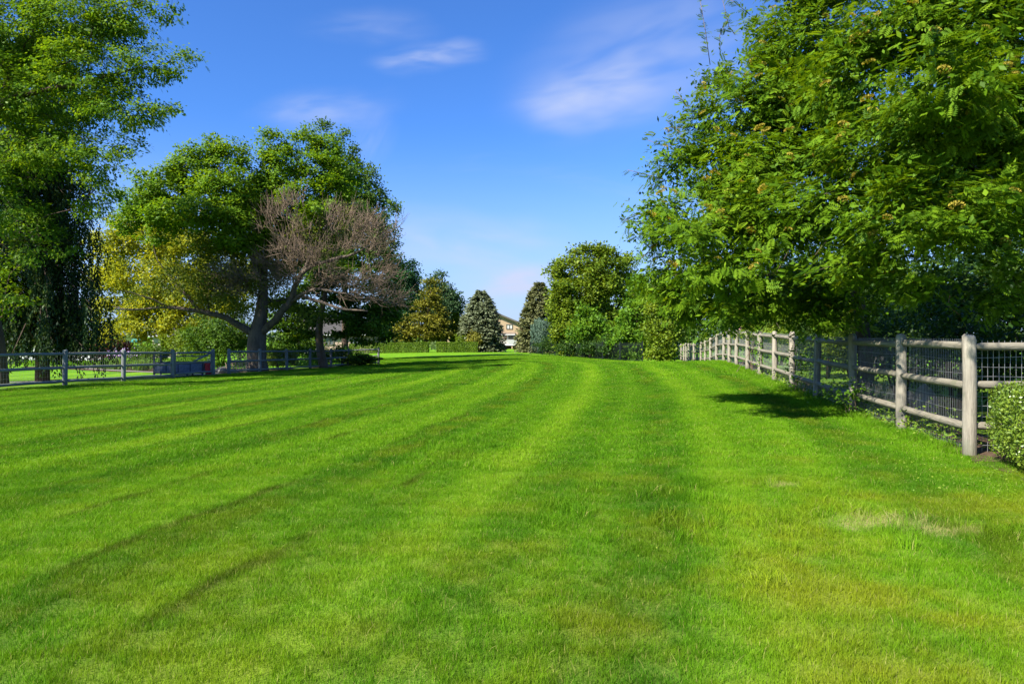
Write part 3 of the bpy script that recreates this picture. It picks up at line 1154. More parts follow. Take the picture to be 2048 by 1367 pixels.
# left boundary fence in the shade of the trees, with a gate opening
LPX = [(-24, 20.9), (130, 23.7), (247, 26.3), (345, 29.2), None, (458, 33.6), (520, 36.3), (574, 39.2), (620, 42.0), (662, 45.0), (697, 48.0), (757, 49.2)]
fl = thing('rail_fence', 'long grey three rail fence in tree shade along the left of the lawn', 'fence', gp(345, 29.2))
LPp = [None if q is None else gp(*q) for q in LPX]
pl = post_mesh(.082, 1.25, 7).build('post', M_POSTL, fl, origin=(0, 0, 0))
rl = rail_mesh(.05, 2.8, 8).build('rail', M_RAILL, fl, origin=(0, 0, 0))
fp, frl = True, True
left_posts = [p for p in LPp if p is not None] + [gp(-190, 18.4), gp(427, 32.3)]
for p in left_posts:
    e = (rng.normal(0, .01), rng.normal(0, .01), rng.uniform(0, 6.28))
    if fp:
        pl.location = Vector(p) - wloc(fl)
        fp = False
    else:
        place(pl, fl, p, e)
lsegs = [(a, b) for a, b in zip(LPp[:-1], LPp[1:]) if a is not None and b is not None] + [(gp(-190, 18.4), LPp[0])]
for a, b in lsegs:
    for h in (.16, .63, 1.11):
        lay_rail(rl, fl, a + [0, 0, h], b + [0, 0, h], 2.8, frl)
        frl = False
    wire_panel(fl, a, b, .03, 1.1, .1, (.05, .2, .35, .5, .7, .9), .0013, -.09)

gA, gB = gp(345, 29.2), gp(427, 32.3)
gt = thing('gate', 'grey wooden gate with diagonal brace closing the opening in the left fence', 'gate', (gA + gB) / 2)
u = norm(gB - gA)
a, b = gA + u * .16, gB - u * .16
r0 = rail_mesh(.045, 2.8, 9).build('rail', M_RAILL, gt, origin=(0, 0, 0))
for i, h in enumerate((.2, .65, 1.1)):
    lay_rail(r0, gt, a + [0, 0, h], b + [0, 0, h], 2.8, i == 0)
for q in (a, b):
    g = Geo()
    g.box(q + [0, 0, .66], (.09, .06, 1.0), bevel=.008)
    g.build('stile', M_POSTL, gt)
g = Geo()
g.tube([a + [0, -.06, .72] + (b - a) * .52, b + [0, -.06, 1.08]], .045, 8)
g.build('brace', M_RAILL, gt)

# dark iron fence at the far right edge of the lawn
fi = thing('iron_fence', 'dark thin iron picket fence at the foot of the far right trees', 'fence', gp(1180, 48))
IP = [gp(px, Y) for px, Y in ((1060, 69), (1085, 64.5), (1110, 60), (1140, 55.5), (1170, 51.5), (1205, 47), (1240, 43.5), (1285, 40.5))]
for a, b in zip(IP[:-1], IP[1:]):
    g = Geo()
    n = 28
    for i in range(n + 1):
        p = a + (b - a) * i / n
        g.tube([p + [0, 0, -.05], p + [0, 0, 1.18]], .008, 4)
    g.build('pickets', M_IRON, fi, kind='stuff')
    for h in (.12, 1.02):
        g = Geo()
        g.tube([a + [0, 0, h], b + [0, 0, h]], .018, 4)
        g.build('rail', M_IRON, fi)
for p in IP:
    g = Geo()
    g.box(p + [0, 0, .6], (.07, .07, 1.3), bevel=.008)
    g.build('post', M_IRON, fi)

# ------------------------------------------------------------------ right side trees
ROW_T = template(6, .128, .38, .20)
def ell(lst):
    return lst


def rowan(label, trunk, clumps, spacing, per, n_leaf, n_flower, shoots, high_limb=None):
    base = np.array(trunk[0][:3])
    root = thing('rowan_tree', label, 'tree', base, 'rowan trees over the right fence')
    T, C = clump_targets(clumps, spacing, .5)
    sk = Skeleton(trunk)
    if high_limb:
        sk.path(len(sk.P) - 1, [(*sk.P[-1], .05)] + high_limb, jit=.02)
    sel = rng.permutation(len(T))[:int(len(T) * .45)]
    sk.reach(T[sel], .3, jit=.03)
    wood(sk.emit(.006, 2.3), root, M_BARKD, limb_r=.05)
    g = Geo()
    P, d, nrm, ls, tn = leaf_cloud(g, T, C, per, .17, .185, .05, 1.0, .7, .32, .26, ROW_T, .42, .20, .55)
    leaf_cloud(g, T + (C - T) * .25, C, 52, .23, .11, .05, .8, .5, .55, .2, None, .6, .2, .40)
    # flower heads sit on the outer, upper twigs
    o = norm(T - C)
    score = o[:, 2] * .6 - o[:, 1] * .8 - o[:, 0] * .3 + rng.normal(0, .35, len(T))
    heads = T[np.argsort(-score)[:n_flower * 3]]
    heads = heads[rng.permutation(len(heads))[:n_flower]]
    fm = Geo()
    dd = rnd_dir(70)
    dd[:, 2] = np.abs(dd[:, 2]) * .5
    cards(fm, dd * np.array([.055, .055, .05]), norm(dd + [0, 0, .6]), rnd_dir(70), .026, .022, np.clip(rng.normal(.5, .3, 70), 0, 1))
    proto = fm.build('flower_cluster', L_FLOWER, root, origin=(0, 0, 0))
    for i, h in enumerate(heads):
        h = h + np.array([-.08, -.24, .14])
        sc = rng.uniform(.75, 1.35)
        if i == 0:
            proto.location = Vector(h) - wloc(root)
        else:
            place(proto, root, h, (rng.normal(.5, .25), rng.normal(-.3, .25), rng.uniform(0, 6.28)), (sc, sc, sc))
    # leader shoots that stick out of the outline
    gs = Geo()
    SP, SD = [], []
    for (px, py, Y, dpx, dpy) in shoots:
        a, b = at(px, py, Y), at(px + dpx, py + dpy, Y)
        m_ = (a + b) / 2 + rng.normal(0, .05, 3)
        gs.tube([a, m_, b], [.009, .007, .005], 3)
        n = max(4, int(np.linalg.norm(b - a) / .055))
        for f in np.linspace(.15, 1, n):
            SP.append((1 - f) ** 2 * a + 2 * f * (1 - f) * m_ + f * f * b)
            SD.append(norm(rnd_dir(1)[0] * [1, 1, .4] + norm(b - a) * .45))
    if SP:
        SP, SD = np.array(SP), np.array(SD)
        stamp(g, ROW_T, SP, SD, norm(np.array([0, 0, 1.0]) + rng.normal(0, .4, SP.shape)), rng.uniform(.09, .17, len(SP)), np.clip(rng.normal(.45, .2, len(SP)), 0, 1))
        gs.build('shoots', M_BARKR, root, kind='stuff')
    g.build('crown', L_ROWAN, root, kind='stuff')
    # the nearest leaves as pieces of their own
    front = np.argsort(P[:, 1] - .35 * rng.uniform(size=len(P)) + 1e3 * ((P[:, 0] / P[:, 1] * F + CX > 2040) | (HY - (P[:, 2] - CAMZ) / P[:, 1] * F < 6)))[:n_leaf]
    variants = []
    for v_ in (.3, .5, .7):
        lg = Geo()
        stamp(lg, ROW_T, np.zeros((1, 3)), np.array([[1.0, 0, 0]]), np.array([[0, 0, 1.0]]), 1.0, np.array([v_]))
        variants.append(lg)
    objs = []
    for k, i in enumerate(front):
        dv, sv, uv = frames(1, d[i:i + 1], nrm[i:i + 1])
        M = Matrix((dv[0], sv[0], uv[0])).transposed()
        pos = P[i] + rng.normal(0, .03, 3) - np.array([0, .05, 0])
        s = ls[i]
        if k < 3:
            o_ = variants[k].build('leaf', L_ROWAN, root, origin=(0, 0, 0))
            o_.location = Vector(pos) - wloc(root)
            o_.rotation_euler = M.to_euler()
            o_.scale = (s, s, s)
            objs.append(o_)
        else:
            place(objs[k % 3], root, pos, M.to_euler(), (s, s, s))
    return root


tb = gxy(7.5, 14.4)
rowan('rowan tree with arching outer shoots, its leafy left edge against the sky',
      [(*(tb - [0, 0, .2]), .17), (*(tb + [-.1, -.1, 1.2]), .14), (*(tb + [-.5, -.4, 2.6]), .11), (*(tb + [-.9, -.7, 4.2]), .08), (*(tb + [-1.0, -.7, 6.2]), .05)],
      [(1355, 330, 13.1, 50, 62), (1335, 435, 12.6, 62, 58), (1330, 540, 13.4, 48, 55), (1425, 255, 13.1, 50, 60), (1440, 170, 13.6, 30, 60), (1480, 350, 12.3, 85, 85),
       (1445, 480, 11.6, 95, 75), (1400, 590, 13.1, 70, 55), (1530, 200, 12.6, 75, 85), (1600, 80, 13.1, 85, 85), (1520, 75, 14.6, 35, 50), (1560, 440, 11.1, 95, 95),
       (1500, 300, 12.6, 70, 60), (1480, 622, 11.8, 55, 26), (1555, 636, 12.2, 60, 22), (1430, 632, 12.6, 45, 26), (1660, 640, 11.5, 60, 22), (1620, 200, 12.8, 70, 60), (1378, 470, 10.3, 50, 42), (1400, 545, 10.5, 55, 38), (1450, 530, 10.4, 60, 40), (1500, 560, 10.6, 60, 40), (1700, 595, 11.6, 60, 42), (1640, 600, 12.0, 50, 40), (1460, 400, 12.4, 60, 60), (1580, 330, 12.0, 80, 70), (1530, 590, 12.1, 85, 50), (1640, 250, 12.6, 95, 95), (1650, -60, 13.1, 110, 80), (1600, 560, 13.1, 70, 60), (1620, 620, 11.8, 60, 28)],
      .34, 17, 150, 110,
      [(1340, 400, 12.8, -95, 40), (1330, 360, 12.9, -75, -20), (1390, 240, 13.2, -40, -60), (1400, 250, 13.2, -70, 5), (1420, 130, 13.6, -20, -130), (1440, 110, 13.6, 20, -80), (1470, 70, 13.6, -25, -70),
       (1380, 300, 13.1, -45, -55), (1330, 440, 12.6, -80, 0), (1320, 470, 12.6, -50, 60), (1400, 200, 13.4, -10, -30), (1500, 30, 14.1, -60, -40), (1310, 500, 13.1, -40, 30), (1350, 290, 13.1, -55, -10)])
ta = gxy(8.3, 10.6)
rowan('larger nearer rowan tree overhanging the fence at the right edge of the photo',
      [(*(ta - [0, 0, .2]), .19), (*(ta + [0, 0, 1.3]), .15), (*(ta + [-.3, -.1, 2.8]), .12), (*(ta + [-.6, -.2, 4.6]), .09), (*(ta + [-.7, -.2, 7.0]), .05)],
      [(1710, 140, 10.6, 85, 95), (1800, 50, 10.1, 105, 85), (1950, 70, 9.7, 125, 95), (1750, 300, 10.0, 95, 80), (1890, 235, 9.3, 115, 90), (2060, 240, 9.5, 110, 115),
       (1685, 420, 10.3, 90, 75), (1820, 430, 9.1, 110, 72), (1980, 420, 8.9, 110, 75), (1720, 550, 10.0, 85, 55), (1850, 555, 9.3, 75, 36), (1975, 525, 8.9, 70, 34), (2090, 560, 8.9, 60, 36),
       (1850, -90, 10.1, 160, 90), (2050, -60, 9.9, 140, 100), (2140, 100, 9.7, 90, 140), (2190, 380, 10.1, 100, 110), (1900, 330, 11.1, 150, 150), (2010, 600, 9.3, 40, 22), (1885, 470, 8.5, 60, 50), (1960, 420, 8.2, 65, 55), (1830, 385, 8.8, 60, 45), (1780, 500, 9.3, 60, 45), (1900, 170, 8.3, 110, 70), (1545, -290, 5.5, 170, 130), (1490, -200, 6.2, 110, 90)],
      .34, 17, 150, 120, [(1660, 470, 10.1, -30, 40), (2040, 560, 8.8, 30, 60), (1900, 590, 9.1, 20, 40)],
      high_limb=[(6.2, 9.2, 7.2, .045), (5.0, 8.0, 6.9, .04), (3.4, 6.6, 6.2, .03), (2.4, 5.8, 5.5, .02)])

# shrubs behind the right fence
und = [(1330, 9.4, 2.1), (0, 0, 0)]
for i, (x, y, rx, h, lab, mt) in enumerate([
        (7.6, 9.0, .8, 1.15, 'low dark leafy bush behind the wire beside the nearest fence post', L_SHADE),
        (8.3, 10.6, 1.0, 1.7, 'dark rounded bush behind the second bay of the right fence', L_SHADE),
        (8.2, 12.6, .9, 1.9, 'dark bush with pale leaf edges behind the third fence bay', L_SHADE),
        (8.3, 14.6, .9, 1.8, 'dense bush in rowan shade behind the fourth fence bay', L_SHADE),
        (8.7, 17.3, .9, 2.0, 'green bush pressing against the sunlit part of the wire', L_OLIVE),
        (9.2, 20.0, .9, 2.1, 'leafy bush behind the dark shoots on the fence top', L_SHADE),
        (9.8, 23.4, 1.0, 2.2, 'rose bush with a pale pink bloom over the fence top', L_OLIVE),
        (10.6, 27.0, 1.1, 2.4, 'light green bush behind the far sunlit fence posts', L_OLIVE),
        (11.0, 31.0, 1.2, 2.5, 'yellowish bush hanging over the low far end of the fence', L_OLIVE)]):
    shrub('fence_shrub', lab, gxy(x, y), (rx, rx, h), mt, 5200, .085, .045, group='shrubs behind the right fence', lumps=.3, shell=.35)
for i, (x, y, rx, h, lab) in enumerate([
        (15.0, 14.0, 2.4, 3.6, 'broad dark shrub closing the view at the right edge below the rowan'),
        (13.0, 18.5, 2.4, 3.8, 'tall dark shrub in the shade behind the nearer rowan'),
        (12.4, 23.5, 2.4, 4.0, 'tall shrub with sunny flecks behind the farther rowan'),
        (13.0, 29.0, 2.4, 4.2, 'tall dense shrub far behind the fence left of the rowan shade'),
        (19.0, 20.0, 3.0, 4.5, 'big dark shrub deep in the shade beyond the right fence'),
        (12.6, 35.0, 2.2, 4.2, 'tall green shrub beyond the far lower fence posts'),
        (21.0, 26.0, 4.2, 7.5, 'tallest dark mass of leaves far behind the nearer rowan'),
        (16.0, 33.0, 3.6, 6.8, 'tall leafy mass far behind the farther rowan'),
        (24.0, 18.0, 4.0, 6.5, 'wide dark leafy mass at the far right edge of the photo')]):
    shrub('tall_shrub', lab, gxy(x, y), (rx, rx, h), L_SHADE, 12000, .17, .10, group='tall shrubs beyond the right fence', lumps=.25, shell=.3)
rs = thing('rose', 'single pale pink rose bloom above the top fence rail', 'flower', at(1480, 654, 23.2))
g = Geo()
dd = rnd_dir(60)
cards(g, at(1480, 656, 23.2) + dd * .03, norm(dd + [0, 0, .5]), dd, .045, .04, rng.uniform(0, 1, 60))
g.build('bloom', L_ROSE, rs)
g = Geo()
g.tube([at(1484, 668, 23.5), at(1480, 655, 23.2)], [.006, .004], 4)
g.build('stem', M_BARKR, rs)

# climbers and weeds at the fence
def leaves_along(name, label, cat, P, mat, L, W, group=None, kind=None):
    g = Geo()
    n = len(P)
    nrm = norm(np.array([-.3, -.4, .8]) + rng.normal(0, .6, (n, 3)))
    ls = L * rng.uniform(.6, 1.3, n)
    cards(g, P, norm(np.cross(nrm, rnd_dir(n))), nrm, ls, ls * W / L, np.clip(rng.normal(.5, .25, n), 0, 1))
    o = g.build(name, mat, kind=kind)
    if kind is None:
        tag(o, label, cat, group)
    return o


wy = rng.uniform(8.2, 22, 5200)
wh = np.abs(rng.normal(0, .13, len(wy))) * (1 + .8 * np.sin(wy * 3.1) * np.sin(wy * 1.7))
wx = FENCE_R(wy) + rng.normal(.22, .2, len(wy))
leaves_along('weeds', None, None, np.c_[wx, wy, ground(wx, wy) + .02 + np.abs(wh)], L_WEED, .05, .028, kind='stuff')
n = 300
cx_, cy_ = np.r_[rng.normal(4.6, .55, 240), rng.uniform(-2.5, 4.5, 60)], np.r_[rng.normal(6.7, .45, 240), rng.uniform(4.5, 9, 60)]
leaves_along('clover', None, None, np.c_[cx_, cy_, ground(cx_, cy_) + rng.uniform(.02, .04, n)], L_WEED, .022, .018, kind='stuff')
for (px, py, Y, sx, sz, lab) in [(1516, 700, 21.4, .14, .45, 'green climber wound round the fence post left of the bare pale ones'),
                                 (1418, 690, 37.0, .5, .35, 'yellow green climber spilling over the far low fence posts'),
                                 (1490, 668, 22.6, .5, .12, 'dark leafy shoots lying over the top fence rail'),
                                 (1600, 735, 15.9, .25, .30, 'bright green vine climbing the wire in the sixth fence bay'),
                                 (1705, 790, 11.8, .30, .12, 'low leafy plant growing through the foot of the wire beside the shade')]:
    c = at(px, py, Y)
    n = 320
    P = c + rng.normal(0, 1, (n, 3)) * np.array([sx, .10, sz]) + np.array([.05, 0, 0])
    P[:, 2] = np.maximum(P[:, 2], ground(P[:, 0], P[:, 1]) + .02)
    cp = thing('climbing_plant', lab, 'plant', gxy(c[0], c[1]), 'climbers on the right fence')
    lv = leaves_along('foliage', None, None, P, L_OLIVE if px < 1500 else L_BRIGHT, .075, .045, kind='stuff')
    lv.parent = cp
    lv.location = lv.location - wloc(cp)
    g = Geo()
    for q_ in range(4):
        e_ = P[rng.integers(n)]
        b_ = gxy(c[0] + rng.normal(0, sx * .5), c[1] + .05, -.02)
        g.tube([b_, (b_ + e_) / 2 + [rng.normal(0, .05), 0, 0], e_], [.009, .007, .003], 4, cap=False)
    g.build('stems', M_BARKR, cp, kind='stuff')

# boulders seen through the wire
M_ROCK = flat_mat('pale_rock', (.17, .16, .14), .9, .2, .22, 5, bmp=.6)
def rock(name, label, loc, s, group, seed):
    import bmesh
    bm = bmesh.new()
    bmesh.ops.create_icosphere(bm, subdivisions=3, radius=1.0)
    rr = np.random.default_rng(seed)
    V = np.array([v.co[:] for v in bm.verts])
    T = [[v.index for v in f.verts] for f in bm.faces]
    bm.free()
    for _ in range(7):
        d = norm(rr.normal(0, 1, 3))
        t_ = rr.uniform(.55, .85)
        e = V @ d
        V = V - d * np.maximum(e - t_, 0)[:, None] * .9
    V = V * (1 + .05 * np.sin(V[:, :1] * 6 + seed) * np.sin(V[:, 1:2] * 7)) * np.asarray(s)
    g = Geo()
    g.add(V + np.asarray(loc) + [0, 0, s[2] * .6], T, .5, False)
    return tag(g.build(name, M_ROCK), label, 'rock', group)


rock('boulder', 'tall pale boulder behind the wire left of the second fence post', gxy(6.75, 11.1), (.18, .2, .42), 'boulders behind the right fence', 3)
rock('boulder', 'smaller pale boulder left of the tall one behind the wire', gxy(6.85, 11.9), (.22, .2, .26), 'boulders behind the right fence', 5)

# clipped box bush at the right edge
bb = thing('box_hedge', 'clipped bright green box bush at the right edge in front of the fence', 'hedge', gxy(5.86, 6.70))
n = 38000
d = rnd_dir(n)
ex = 5.0
dd = d / ((np.abs(d) ** ex).sum(1) ** (1 / ex))[:, None]
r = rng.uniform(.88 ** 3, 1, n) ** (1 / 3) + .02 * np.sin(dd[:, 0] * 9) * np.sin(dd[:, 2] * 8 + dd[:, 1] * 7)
c0 = gxy(5.86, 6.70)
HB = np.array([.86, .92, .45])
RB = np.array([[.954, .30, 0], [-.30, .954, 0], [0, 0, 1]])
P = c0 + [0, 0, .47] + (dd * r[:, None] * HB) @ RB.T
P[:, 2] = np.maximum(P[:, 2], c0[2] + .04)
nrm = norm(norm(dd ** 3) @ RB.T * .9 + [0, 0, .25] + rng.normal(0, .55, (n, 3)))
dr = norm(np.cross(nrm, rnd_dir(n)) + [0, 0, .3])
g = Geo()
ls = .028 * rng.uniform(.7, 1.3, n)
cl_ = np.sin(P[:, 0] * 17) * np.sin(P[:, 2] * 19) * np.sin(P[:, 1] * 15)
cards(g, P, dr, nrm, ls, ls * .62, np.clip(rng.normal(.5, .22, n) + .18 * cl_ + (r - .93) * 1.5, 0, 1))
g.build('foliage', L_BOX, bb, kind='stuff')
g = Geo()
for i in range(60):
    e = c0 + [0, 0, .5] + rnd_dir(1)[0] * HB * .85
    b = c0 + np.array([rng.uniform(-.6, .6), rng.uniform(-.6, .6), -.03])
    e[2] = max(e[2], c0[2] + .15)
    g.tube([b, (b + e) / 2 + [0, 0, .05], e], [.012, .009, .003], 4, cap=False)
g.build('stems', M_BARKD, bb, kind='stuff')

# ------------------------------------------------------------------ left side trees
LOC_T = template(7, .10, .27, .35, True)
lb = gp(4, 24.6)
lt = thing('honey_locust', 'tall feathery honey locust filling the top left corner', 'tree', lb)
clumps = [(30, 60, 25.3, 110, 80), (150, 40, 24.8, 105, 65), (250, 35, 24.3, 75, 45), (325, 12, 24.3, 42, 22), (50, 180, 24.8, 100, 65), (175, 150, 24.3, 100, 62), (285, 125, 24.1, 55, 42), (345, 140, 24.1, 26, 12),
          (245, 215, 24.1, 72, 45), (330, 212, 23.9, 34, 14), (95, 285, 24.8, 80, 52), (195, 315, 24.5, 48, 52), (255, 290, 24.3, 32, 34), (25, 345, 25.3, 55, 52), (180, 395, 25.3, 34, 40), (60, 440, 25.8, 42, 45),
          (15, 520, 25.8, 26, 45), (-120, 100, 25.3, 130, 130), (-120, 330, 25.8, 110, 120), (90, -80, 25.3, 160, 80), (280, -60, 24.8, 70, 50), (130, 480, 26.3, 20, 38), (30, 600, 26.3, 18, 30), (370, 115, 23.9, 14, 8), (225, 385, 24.9, 20, 24), (10, 420, 21.6, 34, 55), (70, 500, 22.0, 30, 50), (15, 590, 22.4, 26, 50), (-40, 300, 21.5, 50, 60), (-330, 180, 18.6, 80, 110), (-330, 200, 18.4, 80, 100), (-300, 420, 19.2, 70, 80), (-300, 400, 19.0, 70, 80), (-310, 440, 18.8, 70, 70), (-250, 580, 20, 60, 60), (-240, 560, 19.8, 60, 60), (-150, 480, 20.6, 60, 70), (-150, 500, 20.4, 60, 70), (-90, 590, 21.2, 50, 50), (40, 250, 29.5, 90, 80), (125, 330, 29, 55, 55), (-60, 320, 30, 90, 90), (60, 120, 29, 90, 70), (160, 215, 28.5, 65, 55), (10, 420, 29, 60, 60)]
T, C = clump_targets(clumps, .62, .3, 1.7)
up_ = lambda p, z, dx=0, dy=0, r=.1: (p[0] + dx, p[1] + dy, p[2] + z, r)
sk = Skeleton([up_(lb, -.2, 0, 0, .26), up_(lb, 2.0, -.1, -.1, .22), up_(lb, 4.5, -1.0, .1, .18), up_(lb, 7.5, -1.0, .3, .15), up_(lb, 11.5, .2, .2, .10)])
k0 = sk.near(np.array(lb) + [-1.0, .1, 5.2])
sk.path(k0, [(*sk.P[k0], .16), (*at(-20, 215, 24.6), .15), (*at(60, 185, 24.4), .10), (*at(150, 170, 24.3), .07), (*at(280, 135, 24.1), .03)])
sel = rng.permutation(len(T))[:int(len(T) * .7)]
sk.reach(T[sel], .45, jit=.06)
wood(sk.emit(.006, 2.3), lt, M_BARKD, limb_r=.06)
g = Geo()
leaf_cloud(g, T, C, 6, .22, .21, .05, .9, .5, .5, .5, LOC_T, .5, .26, .55)
leaf_cloud(g, T, C, 78, .22, .13, .066, 1.0, .6, .42, .35, None, .45, .20, .52)
g.build('crown', L_LOCUST, lt, kind='stuff')

# weeping conifer: hanging curtains of needles
hb = gp(85, 27.6)
wt = thing('weeping_conifer', 'dark weeping evergreen with hanging curtains behind the left fence', 'tree', hb)
g = Geo()
top = at(70, 290, 27.6)
g.tube([hb - [0, 0, .2], hb + (top - hb) * .4 + [.15, 0, 0], top], [.28, .2, .05], 10)
g.build('trunk', M_BARKD, wt)
gb, gf = Geo(), Geo()
SP, SD, ST = [], [], []
for i in range(230):
    f = rng.uniform(.12, 1)
    a = rng.uniform(0, 6.28)
    z = hb[2] + (top[2] - hb[2]) * f
    l = (3.7 - 1.7 * f) * rng.uniform(.45, 1.0)
    if i % 9 == 0:
        l *= 1.15
    rad = np.array([math.cos(a), math.sin(a) * .8, 0])
    c = hb + (top - hb) * f
    e = c + rad * l
    m_ = c + rad * l * .55 + [0, 0, .35 * l]
    gb.tube([c, m_, e], [.035, .022, .008], 4, cap=False)
    for t_ in np.linspace(.3, 1, 9):
        p0 = (1 - t_) ** 2 * c + 2 * t_ * (1 - t_) * m_ + t_ * t_ * e + rng.normal(0, .1, 3)
        ln = rng.uniform(.5, 2.1) * (1.15 - .35 * f)
        ln = min(ln, p0[2] - hb[2] - (rng.uniform(.55, 1.2) if i % 5 else .15))
        if ln < .2:
            continue
        n = int(ln / .039)
        s = np.linspace(0, 1, n)
        P = p0 + np.c_[rng.normal(0, .05, n), rng.normal(0, .05, n), -s * ln] + np.outer(s ** 2, rng.normal(0, .12, 3) * [1, 1, 0])
        SP.append(P)
        SD.append(norm(np.array([0, 0, -1.0]) + rng.normal(0, .45, (n, 3))))
        ST.append(np.clip(rng.normal(.45, .2, n) + rng.normal(0, .2), 0, 1))
P, D, Tn = np.concatenate(SP), np.concatenate(SD), np.concatenate(ST)
cards(gf, P, D, rnd_dir(len(P)), .155, .062, Tn)
gb.build('branches', M_BARKD, wt, kind='stuff')
gf.build('crown', L_HEML, wt, kind='stuff')

# half bare ash
ab = gp(516, 37.6)
ash = thing('ash_tree', 'big spreading ash with green left crown and bare twiggy right side', 'tree', ab)
def pp(px, py, r, dY=0.0):
    return (*at(px, py, 37.6 + dY), r)


sk = Skeleton([(*(ab - [0, 0, .25]), .66), pp(513, 720, .52), pp(513, 690, .50), pp(514, 668, .47), pp(521, 640, .36), pp(526, 600, .29), pp(527, 560, .22, .2), pp(531, 510, .14, .5), pp(536, 465, .09, .7), pp(545, 400, .05, .9)])
def limb(start, pts):
    k = sk.near(np.array(pp(*start, 0)[:3]))
    sk.path(k, [(*sk.P[k], pts[0][2])] + [pp(*p) for p in pts], jit=.03)


limb((514, 672), [(490, 655, .21, -.2), (465, 641, .17, -.5), (430, 628, .145, -1), (390, 621, .12, -1.3), (345, 611, .085, -1.6), (300, 617, .06, -2), (255, 622, .05, -2.3), (225, 612, .02, -2.6)])
limb((395, 622), [(375, 592, .09, -1.2), (345, 560, .06, -1.2), (322, 530, .03, -1.3)])
limb((430, 628), [(420, 600, .06, -.9), (395, 570, .045, -.7), (370, 545, .02, -.6)])
limb((345, 611), [(310, 598, .05, -2), (270, 585, .03, -2.5), (240, 580, .015, -2.7)])
limb((527, 570), [(510, 523, .15, -.3), (486, 479, .11, -.8), (460, 462, .085, -1), (436, 450, .08, -1.2), (400, 420, .05, -1.2)])
limb((500, 505), [(470, 440, .09, -.4), (450, 390, .06, 0), (440, 340, .03, 0)])
limb((516, 664), [(545, 650, .22, -.3), (580, 607, .185, -.7), (590, 563, .14, -.8), (614, 533, .13, -1), (648, 523, .095, -1.2), (698, 513, .08, -1.4), (740, 490, .04, -1.4)])
limb((588, 590), [(637, 600, .085, -1.3), (688, 620, .06, -1.8), (735, 622, .04, -2.2)])
limb((586, 600), [(612, 582, .095, -1.2), (650, 578, .07, -1.6), (700, 590, .05, -1.8), (760, 600, .02, -2)])
limb((600, 548), [(630, 500, .10, -.4), (650, 460, .07, -.2), (660, 420, .03, 0)])
limb((526, 610), [(560, 600, .09, .8), (600, 597, .06, 1.4)])
limb((531, 510), [(560, 460, .09, 1), (590, 400, .07, 1.3), (610, 340, .03, 1.5)])
limb((536, 470), [(515, 430, .07, .2), (500, 400, .04, 0)])
first_limbs = len(sk.P)
YA = 37.6
green = [(285, 415, YA - 1, 38, 38), (330, 375, YA - .5, 55, 48), (385, 340, YA, 45, 45), (420, 300, YA, 38, 24), (460, 320, YA, 40, 34), (445, 375, YA - 1.5, 55, 42), (350, 430, YA - 2, 60, 32), (405, 425, YA - 2.5, 55, 36),
         (465, 430, YA - 2, 38, 40), (260, 400, YA, 22, 22), (545, 290, YA + 1, 32, 28), (575, 330, YA + .8, 40, 38), (610, 288, YA + 1.5, 36, 30), (655, 300, YA + 1.5, 26, 26), (645, 345, YA + 1, 40, 40), (600, 385, YA, 38, 26),
         (665, 385, YA + .5, 36, 30), (690, 360, YA + 1.5, 28, 34), (320, 470, YA - 1.5, 38, 16), (420, 280, YA, 20, 12), (650, 310, YA + 1.5, 26, 26), (470, 480, YA - 2, 40, 18), (620, 420, YA - 1, 34, 20)]
olive = [(450, 590, YA - .5, 60, 40), (560, 580, YA + 1, 50, 40), (490, 620, YA + 1.5, 40, 30), (450, 540, YA + .5, 50, 40), (350, 540, YA - 1.5, 60, 30), (430, 480, YA - 1, 50, 30), (520, 545, YA + .5, 50, 40), (600, 620, YA + .5, 60, 30), (640, 500, YA + 1, 50, 40), (470, 575, YA - 1, 55, 40), (530, 440, YA, 40, 40), (560, 500, YA, 40, 45), (400, 570, YA - 1.5, 50, 38), (620, 470, YA - .5, 35, 35), (300, 590, YA - 2, 55, 22), (690, 450, YA, 40, 30), (440, 520, YA - .5, 50, 35)]
T2, C2 = clump_targets(olive, .74, .1)
green += [(520, 415, YA + 2, 50, 55), (560, 500, YA + 2.5, 50, 50), (480, 470, YA + 1.5, 45, 45), (620, 470, YA + 2.5, 50, 50), (250, 440, YA - 1, 30, 24), (520, 380, YA + 1, 40, 40), (420, 475, YA, 36, 24), (505, 470, YA - 1, 35, 35), (540, 350, YA + 1, 26, 34), (585, 430, YA + 1.2, 34, 40), (640, 420, YA + 1.5, 44, 34), (700, 420, YA + 1.8, 36, 30), (560, 480, YA + 1.5, 30, 30)]
T, C = clump_targets(green, .52, .35, 1.35)
bare = [(545, 430, YA - 2.2, 36, 40), (600, 500, YA - 2.5, 46, 46), (500, 560, YA - 1.5, 46, 36), (590, 430, YA - 2.2, 34, 36), (450, 560, YA - 1.8, 46, 30), (700, 465, YA - 1.2, 68, 48), (752, 480, YA - 1.5, 36, 48), (660, 440, YA - .8, 30, 38), (735, 585, YA - 2, 62, 38), (785, 605, YA - 2, 24, 26), (640, 550, YA - 1.5, 70, 26), (770, 540, YA - 1.8, 30, 30), (560, 540, YA - 1.5, 40, 40), (600, 520, YA - 1.5, 40, 40)]
T3, C3 = clump_targets(bare, .72, .2)
sk.reach(np.concatenate([T[rng.permutation(len(T))[:int(len(T) * .4)]], T2, T3]), .4, jit=.05, first=8)
wood(sk.emit(.011, 2.5), ash, M_BARK, limb_r=.075)
g = Geo()
leaf_cloud(g, T, C, 58, .23, .18, .105, 1.0, .8, .45, .2, None, .55, .22, .58)
g.build('crown', L_ASH, ash, kind='stuff')
g = Geo()
leaf_cloud(g, T2, C2, 90, .30, .14, .085, .6, .3, .7, .1, None, .8, .2)
g.build('young_foliage', L_ASHY, ash, kind='stuff', label='sparse yellowish young leaves on the lower branches')
g = Geo()
